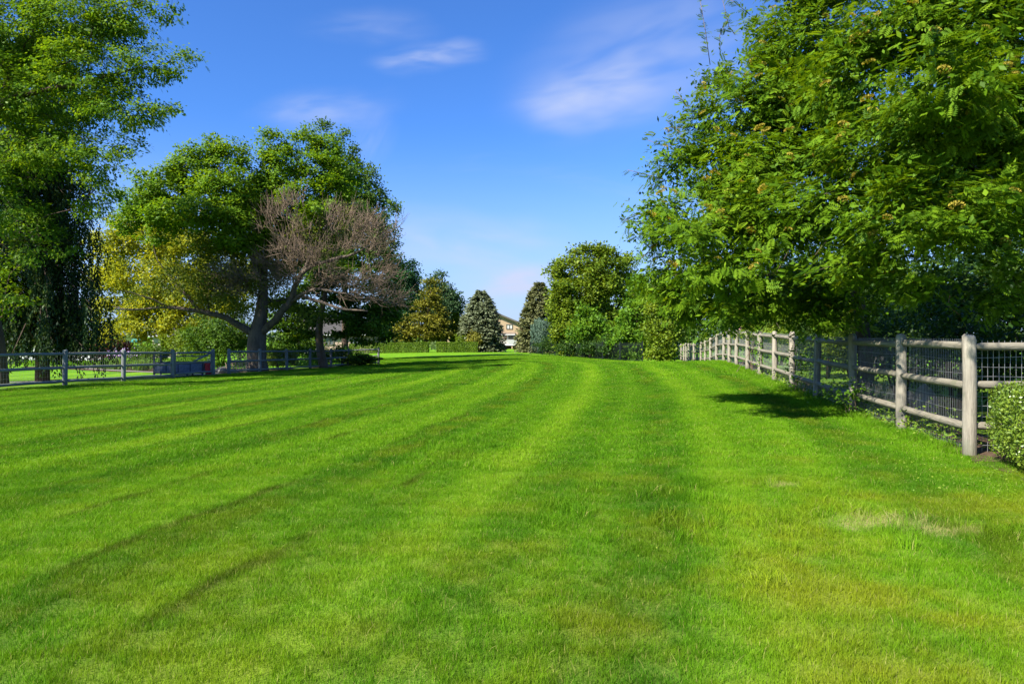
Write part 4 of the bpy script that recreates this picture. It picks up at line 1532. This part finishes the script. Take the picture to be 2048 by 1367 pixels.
for t_ in T3:
    o = norm(t_ - np.array(at(620, 560, YA - 1)))
    for j in range(12):
        d = norm(o * .75 + np.array([0, 0, .38]) + rng.normal(0, .55, 3))
        l = rng.uniform(.25, 1.15)
        a = t_ + rng.normal(0, .12, 3)
        b = a + d * l * .5 + rng.normal(0, .03, 3)
        c = a + d * l + [0, 0, l * .12]
        g.tube([a, b, c], [.014, .011, .005], 3, cap=False)
        if j % 2 == 0:
            e = b + norm(d + rng.normal(0, .5, 3)) * l * .45
            g.tube([b, e], [.009, .005], 3, cap=False)
g.build('bare_twigs', M_TWIG, ash, kind='stuff', label='leafless grey brown twigs on the right half')

simple_tree('golden_locust', 'yellow leaved tree glowing behind the left fence', 'tree', gp(330, 49), [(*gp(330, 49, -.2), .22), (*at(328, 690, 49), .2), (*at(320, 600, 49), .15), (*at(320, 500, 49), .08)],
            [(230, 480, 49, 45, 38), (300, 480, 49, 60, 40), (370, 500, 49, 60, 45), (210, 540, 48, 36, 45), (270, 570, 48, 65, 50), (350, 580, 47.5, 65, 50), (420, 560, 49, 45, 45), (230, 620, 47, 45, 38), (300, 640, 46.5, 55, 34), (390, 640, 47.5, 45, 34), (260, 450, 50, 32, 18), (210, 660, 46.5, 30, 22), (340, 460, 50, 40, 24), (450, 600, 48, 45, 36), (430, 645, 47.5, 40, 24), (480, 550, 49.5, 45, 36), (350, 650, 47, 40, 24), (260, 665, 46.5, 36, 18)],
            L_GOLD, M_BARKD, .82, 42, .33, .18, .085, limb_r=.06, up=.6, outw=.4, droop=.4, tvar=.24)
simple_tree('feathery_tree', 'tall feathery tree with separate plumes behind the ash', 'tree', gp(690, 54), [(*gp(690, 54, -.2), .28), (*at(690, 600, 54), .22), (*at(690, 450, 54), .15), (*at(680, 320, 54), .06)],
            [(655, 268, 54, 17, 26), (690, 290, 54, 15, 26), (716, 312, 54, 14, 22), (628, 282, 54, 14, 20), (740, 360, 54, 18, 32), (690, 345, 54, 40, 42), (745, 415, 54, 34, 42), (782, 420, 54, 22, 22), (700, 420, 54, 50, 45), (765, 480, 54, 30, 50), (720, 500, 54, 55, 50), (660, 500, 54, 50, 60)],
            L_FEATH, M_BARKD, .80, 34, .28, .20, .08, up=.4, outw=.5, droop=.2, limb_r=.08)
simple_tree('maple_tree', 'low dark drooping maple with leaning trunk behind the left fence', 'tree', gp(650, 43.5), [(*gp(650, 43.5, -.2), .30), (*at(640, 700, 43.5), .26), (*at(637, 660, 43.5), .22), (*at(646, 610, 43.5), .17), (*at(655, 560, 43.8), .10)],
            [(620, 600, 44, 45, 34), (690, 645, 43, 52, 30), (735, 640, 42.5, 48, 38), (772, 600, 43, 36, 48), (700, 575, 44, 55, 34), (755, 668, 42.5, 34, 24), (600, 645, 45, 38, 26), (560, 630, 45.5, 32, 32), (770, 540, 44, 32, 38), (650, 540, 45, 50, 36), (590, 690, 46, 26, 16), (585, 665, 45.5, 30, 20), (620, 660, 44, 30, 20), (610, 630, 46, 40, 24)],
            L_MAPLE, M_BARKR, .72, 34, .30, .17, .11, up=.9, outw=.3, rand=.45, droop=.3, flat=.35, limb_r=.06)
simple_tree('dark_tree', 'deep green tree at the right shoulder of the bare ash', 'tree', gp(790, 87), [(*gp(790, 87, -.2), .3), (*at(795, 620, 87), .22), (*at(812, 540, 87), .08)],
            [(814, 552, 87, 24, 36), (832, 590, 87, 20, 40), (800, 600, 87, 40, 45), (790, 535, 87, 22, 30), (775, 640, 87, 36, 38), (815, 650, 87, 22, 30)],
            L_DARK, M_BARKD, .9, 20, .38, .24, .13, limb_r=.12)
simple_tree('pine_tree', 'tall blunt topped dark pine far behind the hedges', 'tree', gp(890, 96), [(*gp(890, 96, -.2), .35), (*at(890, 640, 96), .28), (*at(885, 560, 96), .08)],
            [(872, 560, 96, 18, 18), (880, 585, 96, 28, 24), (895, 615, 96, 32, 30), (912, 625, 96, 14, 34), (905, 655, 96, 24, 26), (880, 640, 96, 30, 40)],
            L_PINE, M_BARKD, 1.0, 28, .42, .36, .12, up=.5, outw=.8, limb_r=.15)
simple_tree('golden_conifer', 'spreading golden brown conifer above the left clipped hedge', 'tree', gp(852, 79.5), [(*gp(852, 79.5, -.2), .35), (*at(852, 660, 79.5), .25), (*at(862, 580, 79.5), .06)],
            [(866, 575, 79.5, 12, 14), (864, 598, 79.5, 22, 16), (856, 622, 79.5, 32, 18), (846, 646, 79.5, 42, 17), (842, 668, 79.5, 42, 15), (884, 650, 79.5, 16, 24), (812, 668, 79.5, 18, 16)],
            L_GPINE, M_BARKD, .85, 44, .36, .32, .10, up=.8, outw=.6, limb_r=.12, flat=.5)
conifer('columnar_arborvitae', 'narrow yellow green columnar evergreen left of the blue spruce', gp(912, 81), 4.5, .62, L_ARB, 30, 22, 20, .34, .16, -.5, .5, hang=-1.2)
shrub('garden_shrub', 'olive yellow shrub between the narrow evergreen and the spruce', gp(930, 78.5), (1.1, 1.0, 2.3), L_OLIVE, 3000, .2, .1)
shrub('garden_shrub', 'brownish green shrub tucked against the left side of the blue spruce', gp(950, 77.5), (1.1, 1.0, 2.5), L_GPINE, 3000, .2, .1)
conifer('blue_spruce', 'broad blue grey spruce left of the far tan house', gp(962, 79.5), 7.3, 2.75, L_SPRU, 46, 26, 30, .34, .15, .15, .60)
conifer('spruce', 'brownish green spruce right of the far tan house', gp(1078, 77), 8.1, 2.6, L_SPRB, 46, 24, 30, .34, .15, .18, .60)
shrub('juniper', 'blue grey upright juniper at the edge of the far right trees', gp(1083, 69), (1.15, 1.1, 3.5), L_JUNI, 9000, .24, .06, vert=1.4, up=.1, shell=.6, lumps=.12)
simple_tree('round_tree', 'large rounded olive green tree right of the far house', 'tree', gp(1170, 59), [(*gp(1170, 59, -.2), .36), (*at(1170, 660, 59), .28), (*at(1172, 580, 59), .16), (*at(1175, 520, 59), .06)],
            [(1180, 523, 59, 45, 28), (1137, 545, 59, 36, 32), (1215, 535, 59, 42, 34), (1120, 590, 59, 24, 36), (1170, 590, 58, 58, 45), (1228, 600, 58, 40, 45), (1128, 650, 58, 28, 40), (1150, 650, 57, 46, 42), (1200, 665, 57, 46, 36), (1252, 555, 60, 18, 45), (1108, 548, 60, 14, 14), (1160, 500, 59, 16, 8), (1200, 503, 59, 16, 10), (1148, 690, 58, 36, 22), (1180, 695, 57.5, 40, 20), (1230, 670, 58, 36, 34), (1140, 600, 57, 40, 40), (1200, 560, 57.5, 40, 36)],
            L_OLIVE, M_BARKD, .80, 24, .28, .22, .12, limb_r=.09, tvar=.25)
simple_tree('small_tree', 'bright green small tree in front of the big rounded one', 'tree', gp(1180, 50.5), [(*gp(1180, 50.5, -.2), .12), (*at(1181, 690, 50.5), .1), (*at(1180, 640, 50.5), .05)],
            [(1172, 665, 50.5, 30, 28), (1196, 670, 50.5, 26, 30), (1180, 635, 51, 24, 22), (1210, 690, 50, 20, 16)], L_BRIGHT, M_BARKD, .6, 34, .26, .17, .10, limb_r=.06)
simple_tree('small_tree', 'bright green pointed tree left of the rowan edge', 'tree', gp(1272, 45), [(*gp(1272, 45, -.2), .14), (*at(1272, 680, 45), .12), (*at(1275, 620, 45), .05)],
            [(1278, 588, 45.5, 20, 30), (1265, 630, 45, 26, 32), (1292, 640, 45, 24, 40), (1254, 672, 44.5, 28, 30), (1285, 690, 44, 28, 22), (1240, 690, 45, 18, 18), (1300, 590, 47, 22, 24)], L_BRIGHT, M_BARKD, .6, 36, .26, .17, .10, limb_r=.06)
simple_tree('small_tree', 'olive green bushy tree at the far end of the right fence', 'tree', gp(1322, 40.5), [(*gp(1322, 40.5, -.2), .12), (*at(1322, 690, 40.5), .1), (*at(1325, 620, 40.5), .05)],
            [(1325, 600, 41, 30, 30), (1318, 645, 40.5, 30, 34), (1345, 640, 41, 26, 40), (1325, 690, 40, 34, 28), (1310, 708, 39.5, 20, 14)], L_OLIVE, M_BARKD, .52, 36, .24, .14, .08, limb_r=.06)
simple_tree('backdrop_tree', 'grey green tree filling the gap behind the small bright trees', 'tree', gp(1290, 66), [(*gp(1290, 66, -.2), .25), (*at(1290, 640, 66), .2), (*at(1290, 580, 66), .06)],
            [(1280, 570, 66, 28, 30), (1310, 600, 66, 40, 50), (1350, 600, 66, 50, 60), (1400, 620, 66, 60, 50), (1300, 660, 66, 60, 40), (1370, 670, 66, 60, 40)], L_FEATH, M_BARKD, 1.1, 18, .42, .26, .14, limb_r=.1)

for (px_, Y_, rx_, h_, lab_) in [(1120, 62, 2.2, 1.7, 'low bush added as dark backdrop behind the left end of the iron fence'), (1165, 54.5, 2.0, 1.6, 'low bush added as dark backdrop behind the middle of the iron fence'),
                                (1210, 49.5, 1.9, 1.6, 'low bush added as dark backdrop behind the right half of the iron fence'), (1250, 45.8, 1.7, 1.6, 'low bush added as dark backdrop where the iron fence meets the olive tree'), (1190, 58, 3.0, 2.6, 'taller bush added as dark backdrop deep under the rounded tree')]:
    shrub('dark_backdrop_bush', lab_, gp(px_, Y_), (rx_, 1.0, h_), L_SHADE, 5000, .14, .09, group='bushes added as dark backdrop behind the iron fence', shell=.3)  # bushes added as a dark backdrop, standing in for shade behind the pickets

# hedges at the end of the lawn
def hedge(label, p0, p1, depth, h):
    p0, p1 = np.asarray(p0), np.asarray(p1)
    c = (p0 + p1) / 2
    root = thing('clipped_hedge', label, 'hedge', c, 'clipped hedges at the end of the lawn')
    L = np.linalg.norm(p1 - p0)
    u_ = norm(p1 - p0)
    v_ = np.array([-u_[1], u_[0], 0])
    n = int(L * 2200)
    f = rng.integers(0, 10, n)
    s = rng.uniform(-.5, .5, n) * L
    dp = rng.uniform(-.5, .5, n) * depth
    z = rng.uniform(.03, 1, n) * h
    dp = np.where(f < 6, -depth / 2 + np.abs(rng.normal(0, .07, n)), dp)
    z = np.where(f >= 7, h - np.abs(rng.normal(0, .05, n)), z)
    e_ = f == 6
    s = np.where(e_, np.sign(s) * (L / 2 - np.abs(rng.normal(0, .05, n))), s)
    wob = .035 * np.sin(s * 2.2) + .03 * np.sin(s * 5.1 + 1)
    P = c + u_ * s[:, None] + v_ * (dp + wob * (f < 6))[:, None] + np.c_[np.zeros((n, 2)), z + wob * (f >= 7)]
    nn = np.where((f < 6)[:, None], -v_, np.array([0, 0, 1.0]))
    nrm = norm(nn + [0, 0, .3] + rng.normal(0, .6, (n, 3)))
    g = Geo()
    ls = .10 * rng.uniform(.7, 1.3, n)
    cards(g, P, norm(np.cross(nrm, rnd_dir(n))), nrm, ls, ls * .62, np.clip(rng.normal(.5, .25, n), 0, 1))
    g.build('foliage', L_HEDGE, root, kind='stuff')
    g = Geo()
    for x in np.arange(-L / 2 + .3, L / 2 - .2, .6):
        b = c + u_ * x
        g.tube([b - [0, 0, .05], b + [0, 0, h * .5], b + u_ * rng.normal(0, .2) + [0, 0, h * .9]], [.04, .03, .01], 5)
    g.build('stems', M_BARKD, root, kind='stuff')


hedge('long clipped hedge at the far left end of the lawn', gp(700, 76), gp(857, 76), 1.0, 1.12)
hedge('shorter clipped hedge in front of the blue spruce', gp(874, 75.5), gp(955, 75.5), 1.0, 1.12)

# planting round the left fence
shrub('fence_bush', 'yellow green bush behind the left fence right of the ash trunk', gp(560, 41.0), (1.15, .8, 1.35), L_OLIVE, 5000, .10, .06)
shrub('fence_bush', 'dark leafy bush at the far end of the left fence', gp(722, 48.2), (1.1, .7, .85), L_MAPLE, 5200, .12, .08, lumps=.3)
shrub('fence_bush', 'loose green shrub between the last posts of the left fence', gp(682, 48.5), (.9, .7, 1.5), L_BRIGHT, 3200, .12, .08, lumps=.3)
shrub('fence_bush', 'green leafy shrub in front of the beige house behind the fence', gp(640, 47), (.9, .7, 1.2), L_BRIGHT, 2600, .12, .08)
shrub('yew_bush', 'big dark olive bush left of the ash trunk', gp(440, 42), (2.3, 1.4, 3.2), L_MAPLE, 14000, .14, .08, lumps=.3, shell=.3)
shrub('yew_bush', 'dark bush below the long left limb of the ash', gp(385, 45), (1.9, 1.2, 2.6), L_OLIVE, 8000, .14, .08)
shrub('garden_shrub', 'dark green bush under the maple between ash trunk and beige house', gp(588, 49), (2.1, 1.2, 2.5), L_MAPLE, 8000, .15, .09, lumps=.3)
shrub('purple_shrub', 'purple leaved shrub under the yellow tree', gp(228, 48), (1.7, 1.2, 1.9), L_PURPLE, 7000, .12, .07)
shrub('garden_plant', 'rounded green bush beside the purple shrub in the flower bed', gp(300, 44), (1.2, .9, 1.6), L_MAPLE, 4500, .11, .07)
shrub('garden_plant', 'leafy green bush behind the white fence far left', gp(130, 66), (2.6, 1.6, 2.4), L_MAPLE, 5000, .18, .11)
shrub('garden_plant', 'green bush at the far left behind the weeping tree', gp(30, 66), (3.0, 1.6, 3.4), L_MAPLE, 5000, .2, .12)
shrub('garden_plant', 'low green bush in the bed behind the blue wagon', gp(372, 39.5), (1.3, .7, .9), L_BRIGHT, 3500, .09, .05)
for (px, Y, lab) in [(215, 41.8, 'clump of strap leaves left in the flower bed'), (240, 40.8, 'clump of strap leaves below the lilac blooms'), (285, 39.6, 'clump of strap leaves right in the flower bed')]:
    ir = thing('iris_plant', lab, 'plant', gp(px, Y), 'strap leaved plants in the flower bed')
    c = gp(px, Y)
    n = 260
    a = rng.uniform(0, 6.28, n)
    P = c + np.c_[rng.normal(0, .3, n), rng.normal(0, .25, n), np.zeros(n)]
    d = norm(np.c_[np.cos(a) * .35, np.sin(a) * .35, np.ones(n)])
    g = Geo()
    cards(g, P, d, norm(np.c_[np.cos(a), np.sin(a), np.zeros(n)]), rng.uniform(.45, .8, n), .05, rng.uniform(0, 1, n))
    g.build('leaves', L_IRIS, ir, kind='stuff')
    if px == 240:
        n = 220
        P = c + np.c_[rng.normal(0, .42, n), rng.normal(0, .3, n), rng.normal(.98, .13, n)]
        g = Geo()
        cards(g, P, rnd_dir(n), rnd_dir(n), .09, .08, rng.uniform(0, 1, n))
        g.build('blooms', L_LILAC, ir, kind='stuff')

# blue painted wagon box, red tub, stones and lattice beside the gate
M_BLUE = flat_mat('faded_blue_paint', (.13, .16, .235), .6, .3, .2, 10)
M_BLUED = flat_mat('blue_grey_trim', (.06, .08, .12), .7, .25, .2, 10)
M_RED = flat_mat('red_paint', (.62, .04, .06), .45, .4, .1, 10)
wb = gp(363, 32.6)
wg = thing('wagon', 'low blue painted wooden wagon box on legs behind the gate', 'wagon', wb)
wu = np.array([1.0, .12, 0]) / np.linalg.norm([1, .12, 0])
wv = np.array([-wu[1], wu[0], 0])
RW = np.stack([wu, wv, [0, 0, 1]], 1)
def wbox(name, c, s, mat, bev=.006):
    g = Geo()
    g.box(wb + wu * c[0] + wv * c[1] + [0, 0, c[2]], s, RW, bev)
    return g.build(name, mat, wg)


HW = 1.08
for sy in (-.42, .42):
    edges = np.linspace(-HW, HW, 5)
    for x0, x1 in zip(edges[:-1], edges[1:]):
        wbox('panel', ((x0 + x1) / 2, sy, .40), (x1 - x0 - .06, .025, .40), M_BLUE)
    wbox('top_board', (0, sy - .0, .635), (2 * HW + .08, .045, .06), M_BLUED)
    wbox('bottom_board', (0, sy, .165), (2 * HW + .08, .045, .06), M_BLUED)
    for x in edges:
        wbox('batten', (x, sy - .022 * np.sign(-sy) * -1, .40), (.05, .05, .41), M_BLUED)
    wbox('guard_rail', (0, sy, .93), (2 * HW, .03, .03), M_BLUED)
for x in (-HW, HW):
    wbox('end_board', (x + (.02 if x > 0 else -.02), 0, .40), (.025, .78, .40), M_BLUE)
for x in (-HW, .38, HW):
    for sy in (-.40, .40):
        wbox('leg', (x, sy, .55 if x < 0 else .07), (.07, .07, 1.16 if x < 0 else .16), M_BLUED)
wbox('floor_board', (0, 0, .20), (2 * HW - .06, .78, .03), M_BLUE)
tb_ = gp(417, 32.5)
tub = thing('red_tub', 'small red tub beside the right gate post', 'tub', tb_)
g = Geo()
g.tube([tb_ + [0, 0, .08], tb_ + [0, 0, .3], tb_ + [0, 0, .56], tb_ + [0, 0, .60]], [.13, .15, .17, .18], 16)
g.build('body', M_RED, tub)
g = Geo()
g.tube([tb_ + [0, 0, -.02], tb_ + [0, 0, .08]], [.10, .13], 12)
g.build('foot', M_BLUED, tub)
g = Geo()
dd = rnd_dir(50)
cards(g, tb_ + [0, 0, .66] + dd * [.12, .12, .08], dd, rnd_dir(50), .06, .05, rng.uniform(.6, 1, 50))
g.build('blossom', L_ROSE, tub)
stone_spots = [(437, 35.6, .2), (446, 35.2, .22), (455, 35.9, .18), (441, 36.3, .24), (466, 36.0, .16), (450, 36.6, .26), (474, 35.7, .14), (432, 36.2, .17)]
stone_labels = ['pale stone lying against the right gate post', 'pinkish stone in front of the heap by the ash', 'stone in the middle of the heap left of the lattice', 'large stone at the back of the heap behind the gap', 'small stone under the lattice edge',
                'big pale stone at the top of the heap', 'small stone nearest the ash trunk', 'stone hidden at the left end of the heap']
for k, (px, Y, s) in enumerate(stone_spots):
    rock('garden_stone', stone_labels[k], gp(px, Y), (s * 1.2, s, s * .8), 'stones heaped beside the ash', 20 + k)
lt_ = gp(478, 36.5)
la = thing('lattice_panel', 'tan wooden lattice lying tilted against the stone heap by the ash', 'lattice', lt_)
M_LATH = wood_mat('tan_lath', (.26, .19, .13), (.2, .14, .09), (.12, .08, .05), 0)
R_l = np.array(Euler((math.radians(52), math.radians(22), math.radians(-8))).to_matrix())
sl0 = None
for sgn, dzz in ((1, 0), (-1, .016)):
    for i in range(9):
        o_ = (i - 4) * .16
        ang = Euler((0, 0, math.radians(45 * sgn))).to_matrix()
        L_ = 1.5 - abs(i - 4) * .22
        R2 = R_l @ np.array(ang)
        c = lt_ + [0, 0, .45] + R_l @ (np.array(ang) @ np.array([0, o_, 0]) + np.array([0, 0, dzz]))
        if sl0 is None:
            g = Geo()
            g.box((0, 0, 0), (1, .035, .012), bevel=.002)
            sl0 = g.build('slat', M_LATH, la, origin=(0, 0, 0))
            sl0.location = Vector(c) - wloc(la)
            sl0.rotation_euler = Matrix(R2).to_euler()
            sl0.scale = (L_, 1, 1)
        else:
            place(sl0, la, c, Matrix(R2).to_euler(), (L_, 1, 1))

# teal parasol among the yellow leaves
M_TEAL = flat_mat('teal_cloth', (.035, .20, .18), .8, .2, .1, 6)
M_WHITE = flat_mat('white_paint', (.52, .52, .50), .6, .3, .05, 4)
pb = gp(276, 56)
ps = thing('parasol', 'small teal garden parasol half hidden by yellow leaves', 'parasol', pb)
g = Geo()
g.tube([pb, pb + [0, 0, 2.05]], .025, 8)
g.build('pole', M_WHITE, ps)
g = Geo()
a = np.arange(9) * 2 * math.pi / 8
rim = pb + np.c_[np.cos(a[:8]) * .62, np.sin(a[:8]) * .62, np.full(8, 1.82)]
rim2 = rim - [0, 0, .12]
V = np.concatenate([[pb + [0, 0, 2.1]], rim, rim2])
T = [(0, 1 + i, 1 + (i + 1) % 8) for i in range(8)] + [(1 + i, 9 + i, 9 + (i + 1) % 8) for i in range(8)] + [(1 + i, 9 + (i + 1) % 8, 1 + (i + 1) % 8) for i in range(8)]
g.add(V, T)
g.build('canopy', M_TEAL, ps)

# white board fence far left
wf = thing('board_fence', 'white board fence glimpsed behind the weeping tree far left', 'fence', gp(100, 60))
A, B = gp(-120, 60), gp(205, 60)
nb = 46
bd = None
for i in range(nb):
    p = A + (B - A) * (i + .5) / nb
    if bd is None:
        g = Geo()
        g.box((0, 0, .62), (np.linalg.norm(B - A) / nb - .02, .03, 1.2), bevel=.006)
        bd = g.build('board', M_WHITE, wf, origin=(0, 0, 0))
        bd.location = Vector(p) - wloc(wf)
    else:
        place(bd, wf, p, (0, 0, 0), (1, 1, rng.uniform(.985, 1.01)))
for h in (.3, 1.0):
    g = Geo()
    g.tube([A + [0, .05, h], B + [0, .05, h]], .035, 4)
    g.build('rail', M_WHITE, wf)

# ------------------------------------------------------------------ houses
M_TAN = flat_mat('tan_siding', (.36, .26, .155), .8, .2, .05, 3)
M_PINK = flat_mat('pinkish_stucco', (.36, .26, .20), .85, .2, .06, 3)
M_CREAM = flat_mat('cream_wall', (.40, .36, .27), .85, .2, .05, 3)
M_ROOF = flat_mat('dark_shingle', (.07, .065, .06), .9, .1, .2, 6)
M_ROOFT = flat_mat('brown_shingle', (.20, .16, .12), .9, .1, .2, 6)
M_BRICK = flat_mat('brown_brick', (.20, .095, .06), .9, .1, .2, 9)
M_FRAME = flat_mat('bronze_frame', (.10, .085, .065), .5, .4, .1, 9)
M_GLASS = flat_mat('window_glass', (.10, .115, .12), .08, .6, .1, 1.5, bmp=0)
M_CURT = flat_mat('pale_curtain', (.50, .50, .44), .8, .2, .15, 4)


def hbox(root, name, lo, hi, mat, bev=0.0, parent=None):
    g = Geo()
    lo, hi = np.asarray(lo, float), np.asarray(hi, float)
    g.box((lo + hi) / 2, hi - lo, None, bev)
    return g.build(name, mat, parent or root)


YH = 130.0
hz = ground(0, YH) - .35
hs = thing('house', 'tan gabled house with white deck between the two far spruces', 'house', (-4, YH + 5, hz))
def hx(px):
    return (px - CX) / F * YH


def hzz(py):
    return CAMZ + (HY - py) / F * YH


ridge = np.array([hx(975), hzz(619)])
er = np.array([hx(1062), hzz(655)])
el = np.array([2 * ridge[0] - er[0], er[1]])
g = Geo()
pts = [(el[0] + .5, hz), (er[0] - .5, hz), (er[0] - .5, er[1] + .1), (ridge[0], ridge[1] - .12), (el[0] + .5, er[1] + .1)]
V = np.array([(x, YH, z) for x, z in pts] + [(x, YH + 10, z) for x, z in pts])
T = [(0, 1, 2), (0, 2, 3), (0, 3, 4), (5, 7, 6), (5, 8, 7), (5, 9, 8)]
for i in range(5):
    j = (i + 1) % 5
    T += [(i, i + 5, j + 5), (i, j + 5, j)]
g.add(V, T)
g.build('wall', M_TAN, hs)
for s_, e_ in ((1, er), (-1, el)):
    d = np.array([e_[0] - ridge[0], 0, e_[1] - ridge[1]])
    L = np.linalg.norm(d)
    d = d / L
    up = np.array([-d[2], 0, d[0]]) * np.sign(d[0])
    R_ = np.stack([d, [0, 1, 0], np.cross(d, [0, 1, 0])], 1)
    g = Geo()
    c = np.array([ridge[0], YH + 4.9, ridge[1]]) + d * L / 2 + up * .08
    g.box(c, (L + .1, 11.2, .18), R_)
    rf = g.build('roof', M_ROOFT, hs)
    g = Geo()
    g.box(np.array([ridge[0], YH - .75, ridge[1]]) + d * L / 2 + up * .02, (L + .1, .08, .30), R_)
    g.build('fascia', M_FRAME, rf)


def window(x0, x1, z0, z1, y, mat_in, split=2, parent=hs, name='window'):
    fr_ = .10
    w_ = Geo()
    w_.box(((x0 + x1) / 2, y - .04, z1 - fr_ / 2), (x1 - x0, .14, fr_))
    w_.box(((x0 + x1) / 2, y - .04, z0 + fr_ / 2), (x1 - x0, .14, fr_))
    for k in range(split + 1):
        xx = x0 + fr_ / 2 + (x1 - x0 - fr_) * k / split
        w_.box((xx, y - .042, (z0 + z1) / 2), (fr_, .14, z1 - z0 - 2 * fr_))
    wo = w_.build(name, M_FRAME, parent)
    for k in range(split):
        xa = x0 + fr_ + (x1 - x0 - fr_) * k / split
        xb = x0 + (x1 - x0 - fr_) * (k + 1) / split
        gg = Geo()
        gg.box(((xa + xb) / 2, y - .012, (z0 + z1) / 2), (xb - xa, .02, z1 - z0 - 2 * fr_))
        gg.build('pane', mat_in, wo)
    return wo


window(hx(1012.5), hx(1025), hzz(658), hzz(648), YH, M_CURT)
window(hx(1017), hx(1030), hzz(678), hzz(670), YH, M_GLASS, 2, hs, 'sliding_door')
hbox(hs, 'trim', (hx(1014.3), YH - .06, hzz(678)), (hx(1016.8), YH - .004, hzz(669)), M_WHITE)
hbox(hs, 'stucco_panel', (hx(1000), YH - .05, hzz(678)), (hx(1014), YH - .004, hzz(669.5)), M_PINK)
g = Geo()
g.box((hx(1016), YH - .9, hzz(666.8)), (hx(1030) - hx(1002), 1.9, .14), np.array(Euler((math.radians(12), 0, 0)).to_matrix()))
pr = g.build('porch_roof', M_ROOFT, hs)
hbox(hs, 'gutter', (hx(1002), YH - 1.93, hzz(669.8)), (hx(1030), YH - 1.84, hzz(668.2)), M_WHITE, 0, pr)
hbox(hs, 'deck', (hx(996), YH - 3.2, hzz(690)), (hx(1034), YH - .01, hzz(688.6)), M_WHITE)
g = Geo()
for x in np.arange(hx(996) + .05, hx(1034), .14):
    g.box((x, YH - 3.15, hzz(684.3)), (.09, .04, hzz(679.5) - hzz(688.6)))
g.build('balusters', M_WHITE, hs, kind='stuff')
hbox(hs, 'handrail', (hx(996), YH - 3.22, hzz(679.5)), (hx(1034), YH - 3.08, hzz(678.6)), M_WHITE)
for px in (998, 1007, 1024, 1033):
    hbox(hs, 'deck_post', (hx(px) - .1, YH - 3.1, hz), (hx(px) + .1, YH - 2.9, hzz(690) - .005), M_TAN)
hbox(hs, 'basement', (hx(1000), YH - .09, hz), (hx(1032), YH - .055, hzz(690.5)), M_BRICK)

# low beige house behind the maple
YB = 80.0
bz = ground((640 - CX) / F * YB, YB)
def bx(px):
    return (px - CX) / F * YB


def bzz(py):
    return CAMZ + (HY - py) / F * YB


bh = thing('house', 'low beige house with dark roof half hidden behind the maple', 'house', (bx(640), YB, bz))
hbox(bh, 'wall', (bx(575), YB, bz - .3), (bx(745), YB + 8, bzz(668)), M_PINK)
g = Geo()
x0, x1, ze, zr = bx(568), bx(752), bzz(668.4), bzz(634)
V = np.array([(x0, YB - .5, ze), (x1, YB - .5, ze), (x1, YB + 8.5, ze), (x0, YB + 8.5, ze), (x0 + 1.5, YB + 4, zr), (x1 - 1.5, YB + 4, zr)])
g.add(V, [(0, 1, 5), (0, 5, 4), (2, 3, 4), (2, 4, 5), (1, 2, 5), (3, 0, 4), (0, 2, 1), (0, 3, 2)])
rf = g.build('roof', M_ROOF, bh)
hbox(bh, 'gutter', (x0, YB - .58, ze - .12), (x1, YB - .49, ze), M_WHITE, 0, rf)
window(bx(650), bx(668), bzz(690), bzz(676), YB, M_GLASS, 2, bh)
hbox(bh, 'garage_door', (bx(592), YB - .05, bz), (bx(640), YB - .004, bzz(674)), M_WHITE)
window(bx(700), bx(722), bzz(690), bzz(676), YB, M_GLASS, 2, bh)
# white house far left
YW = 74.0
def wx_(px):
    return (px - CX) / F * YW


def wz_(py):
    return CAMZ + (HY - py) / F * YW


wz0 = ground(wx_(330), YW)
wh_ = thing('house', 'cream house wall glimpsed through the yellow leaves', 'house', (wx_(330), YW, wz0))
hbox(wh_, 'wall', (wx_(305), YW, wz0 - .3), (wx_(372), YW + 7, wz_(670)), M_CREAM)
g = Geo()
x0, x1, ze, zr = wx_(298), wx_(380), wz_(670.4), wz_(640)
V = np.array([(x0, YW - .5, ze), (x1, YW - .5, ze), (x1, YW + 7.5, ze), (x0, YW + 7.5, ze), (x0 + 1.2, YW + 3.5, zr), (x1 - 1.2, YW + 3.5, zr)])
g.add(V, [(0, 1, 5), (0, 5, 4), (2, 3, 4), (2, 4, 5), (1, 2, 5), (3, 0, 4), (0, 2, 1), (0, 3, 2)])
rf = g.build('roof', M_ROOF, wh_)
hbox(wh_, 'gutter', (x0, YW - .58, ze - .14), (x1, YW - .49, ze), M_WHITE, 0, rf)
window(wx_(335), wx_(350), wz_(692), wz_(678), YW, M_GLASS, 2, wh_)

# distant trees that close the horizon
n = 7000
px = np.r_[rng.uniform(-700, 985, n // 2), rng.uniform(1066, 2700, n - n // 2)]
Yd = rng.uniform(112, 150, n)
hh = (4.5 + 2.6 * np.sin(px * .012) + 1.6 * np.sin(px * .041 + 1) + .9 * np.sin(px * .11)) * 1.1
x = (px - CX) / F * Yd
P = np.c_[x, Yd, ground(x, Yd) + rng.uniform(0, 1, n) ** .8 * np.maximum(hh, 1.5)]
g = Geo()
nrm = norm(np.array([-.2, -.6, .6]) + rng.normal(0, .6, (n, 3)))
cards(g, P, norm(np.cross(nrm, rnd_dir(n))), nrm, rng.uniform(.8, 1.6, n), .8, np.clip(rng.normal(.5, .2, n), 0, 1))
g.build('distant_trees', L_FAR, kind='stuff')

tot = sum(len(o.data.polygons) for o in SC.objects if o.type == 'MESH')
print('TRIS', tot, 'OBJECTS', len(SC.objects))
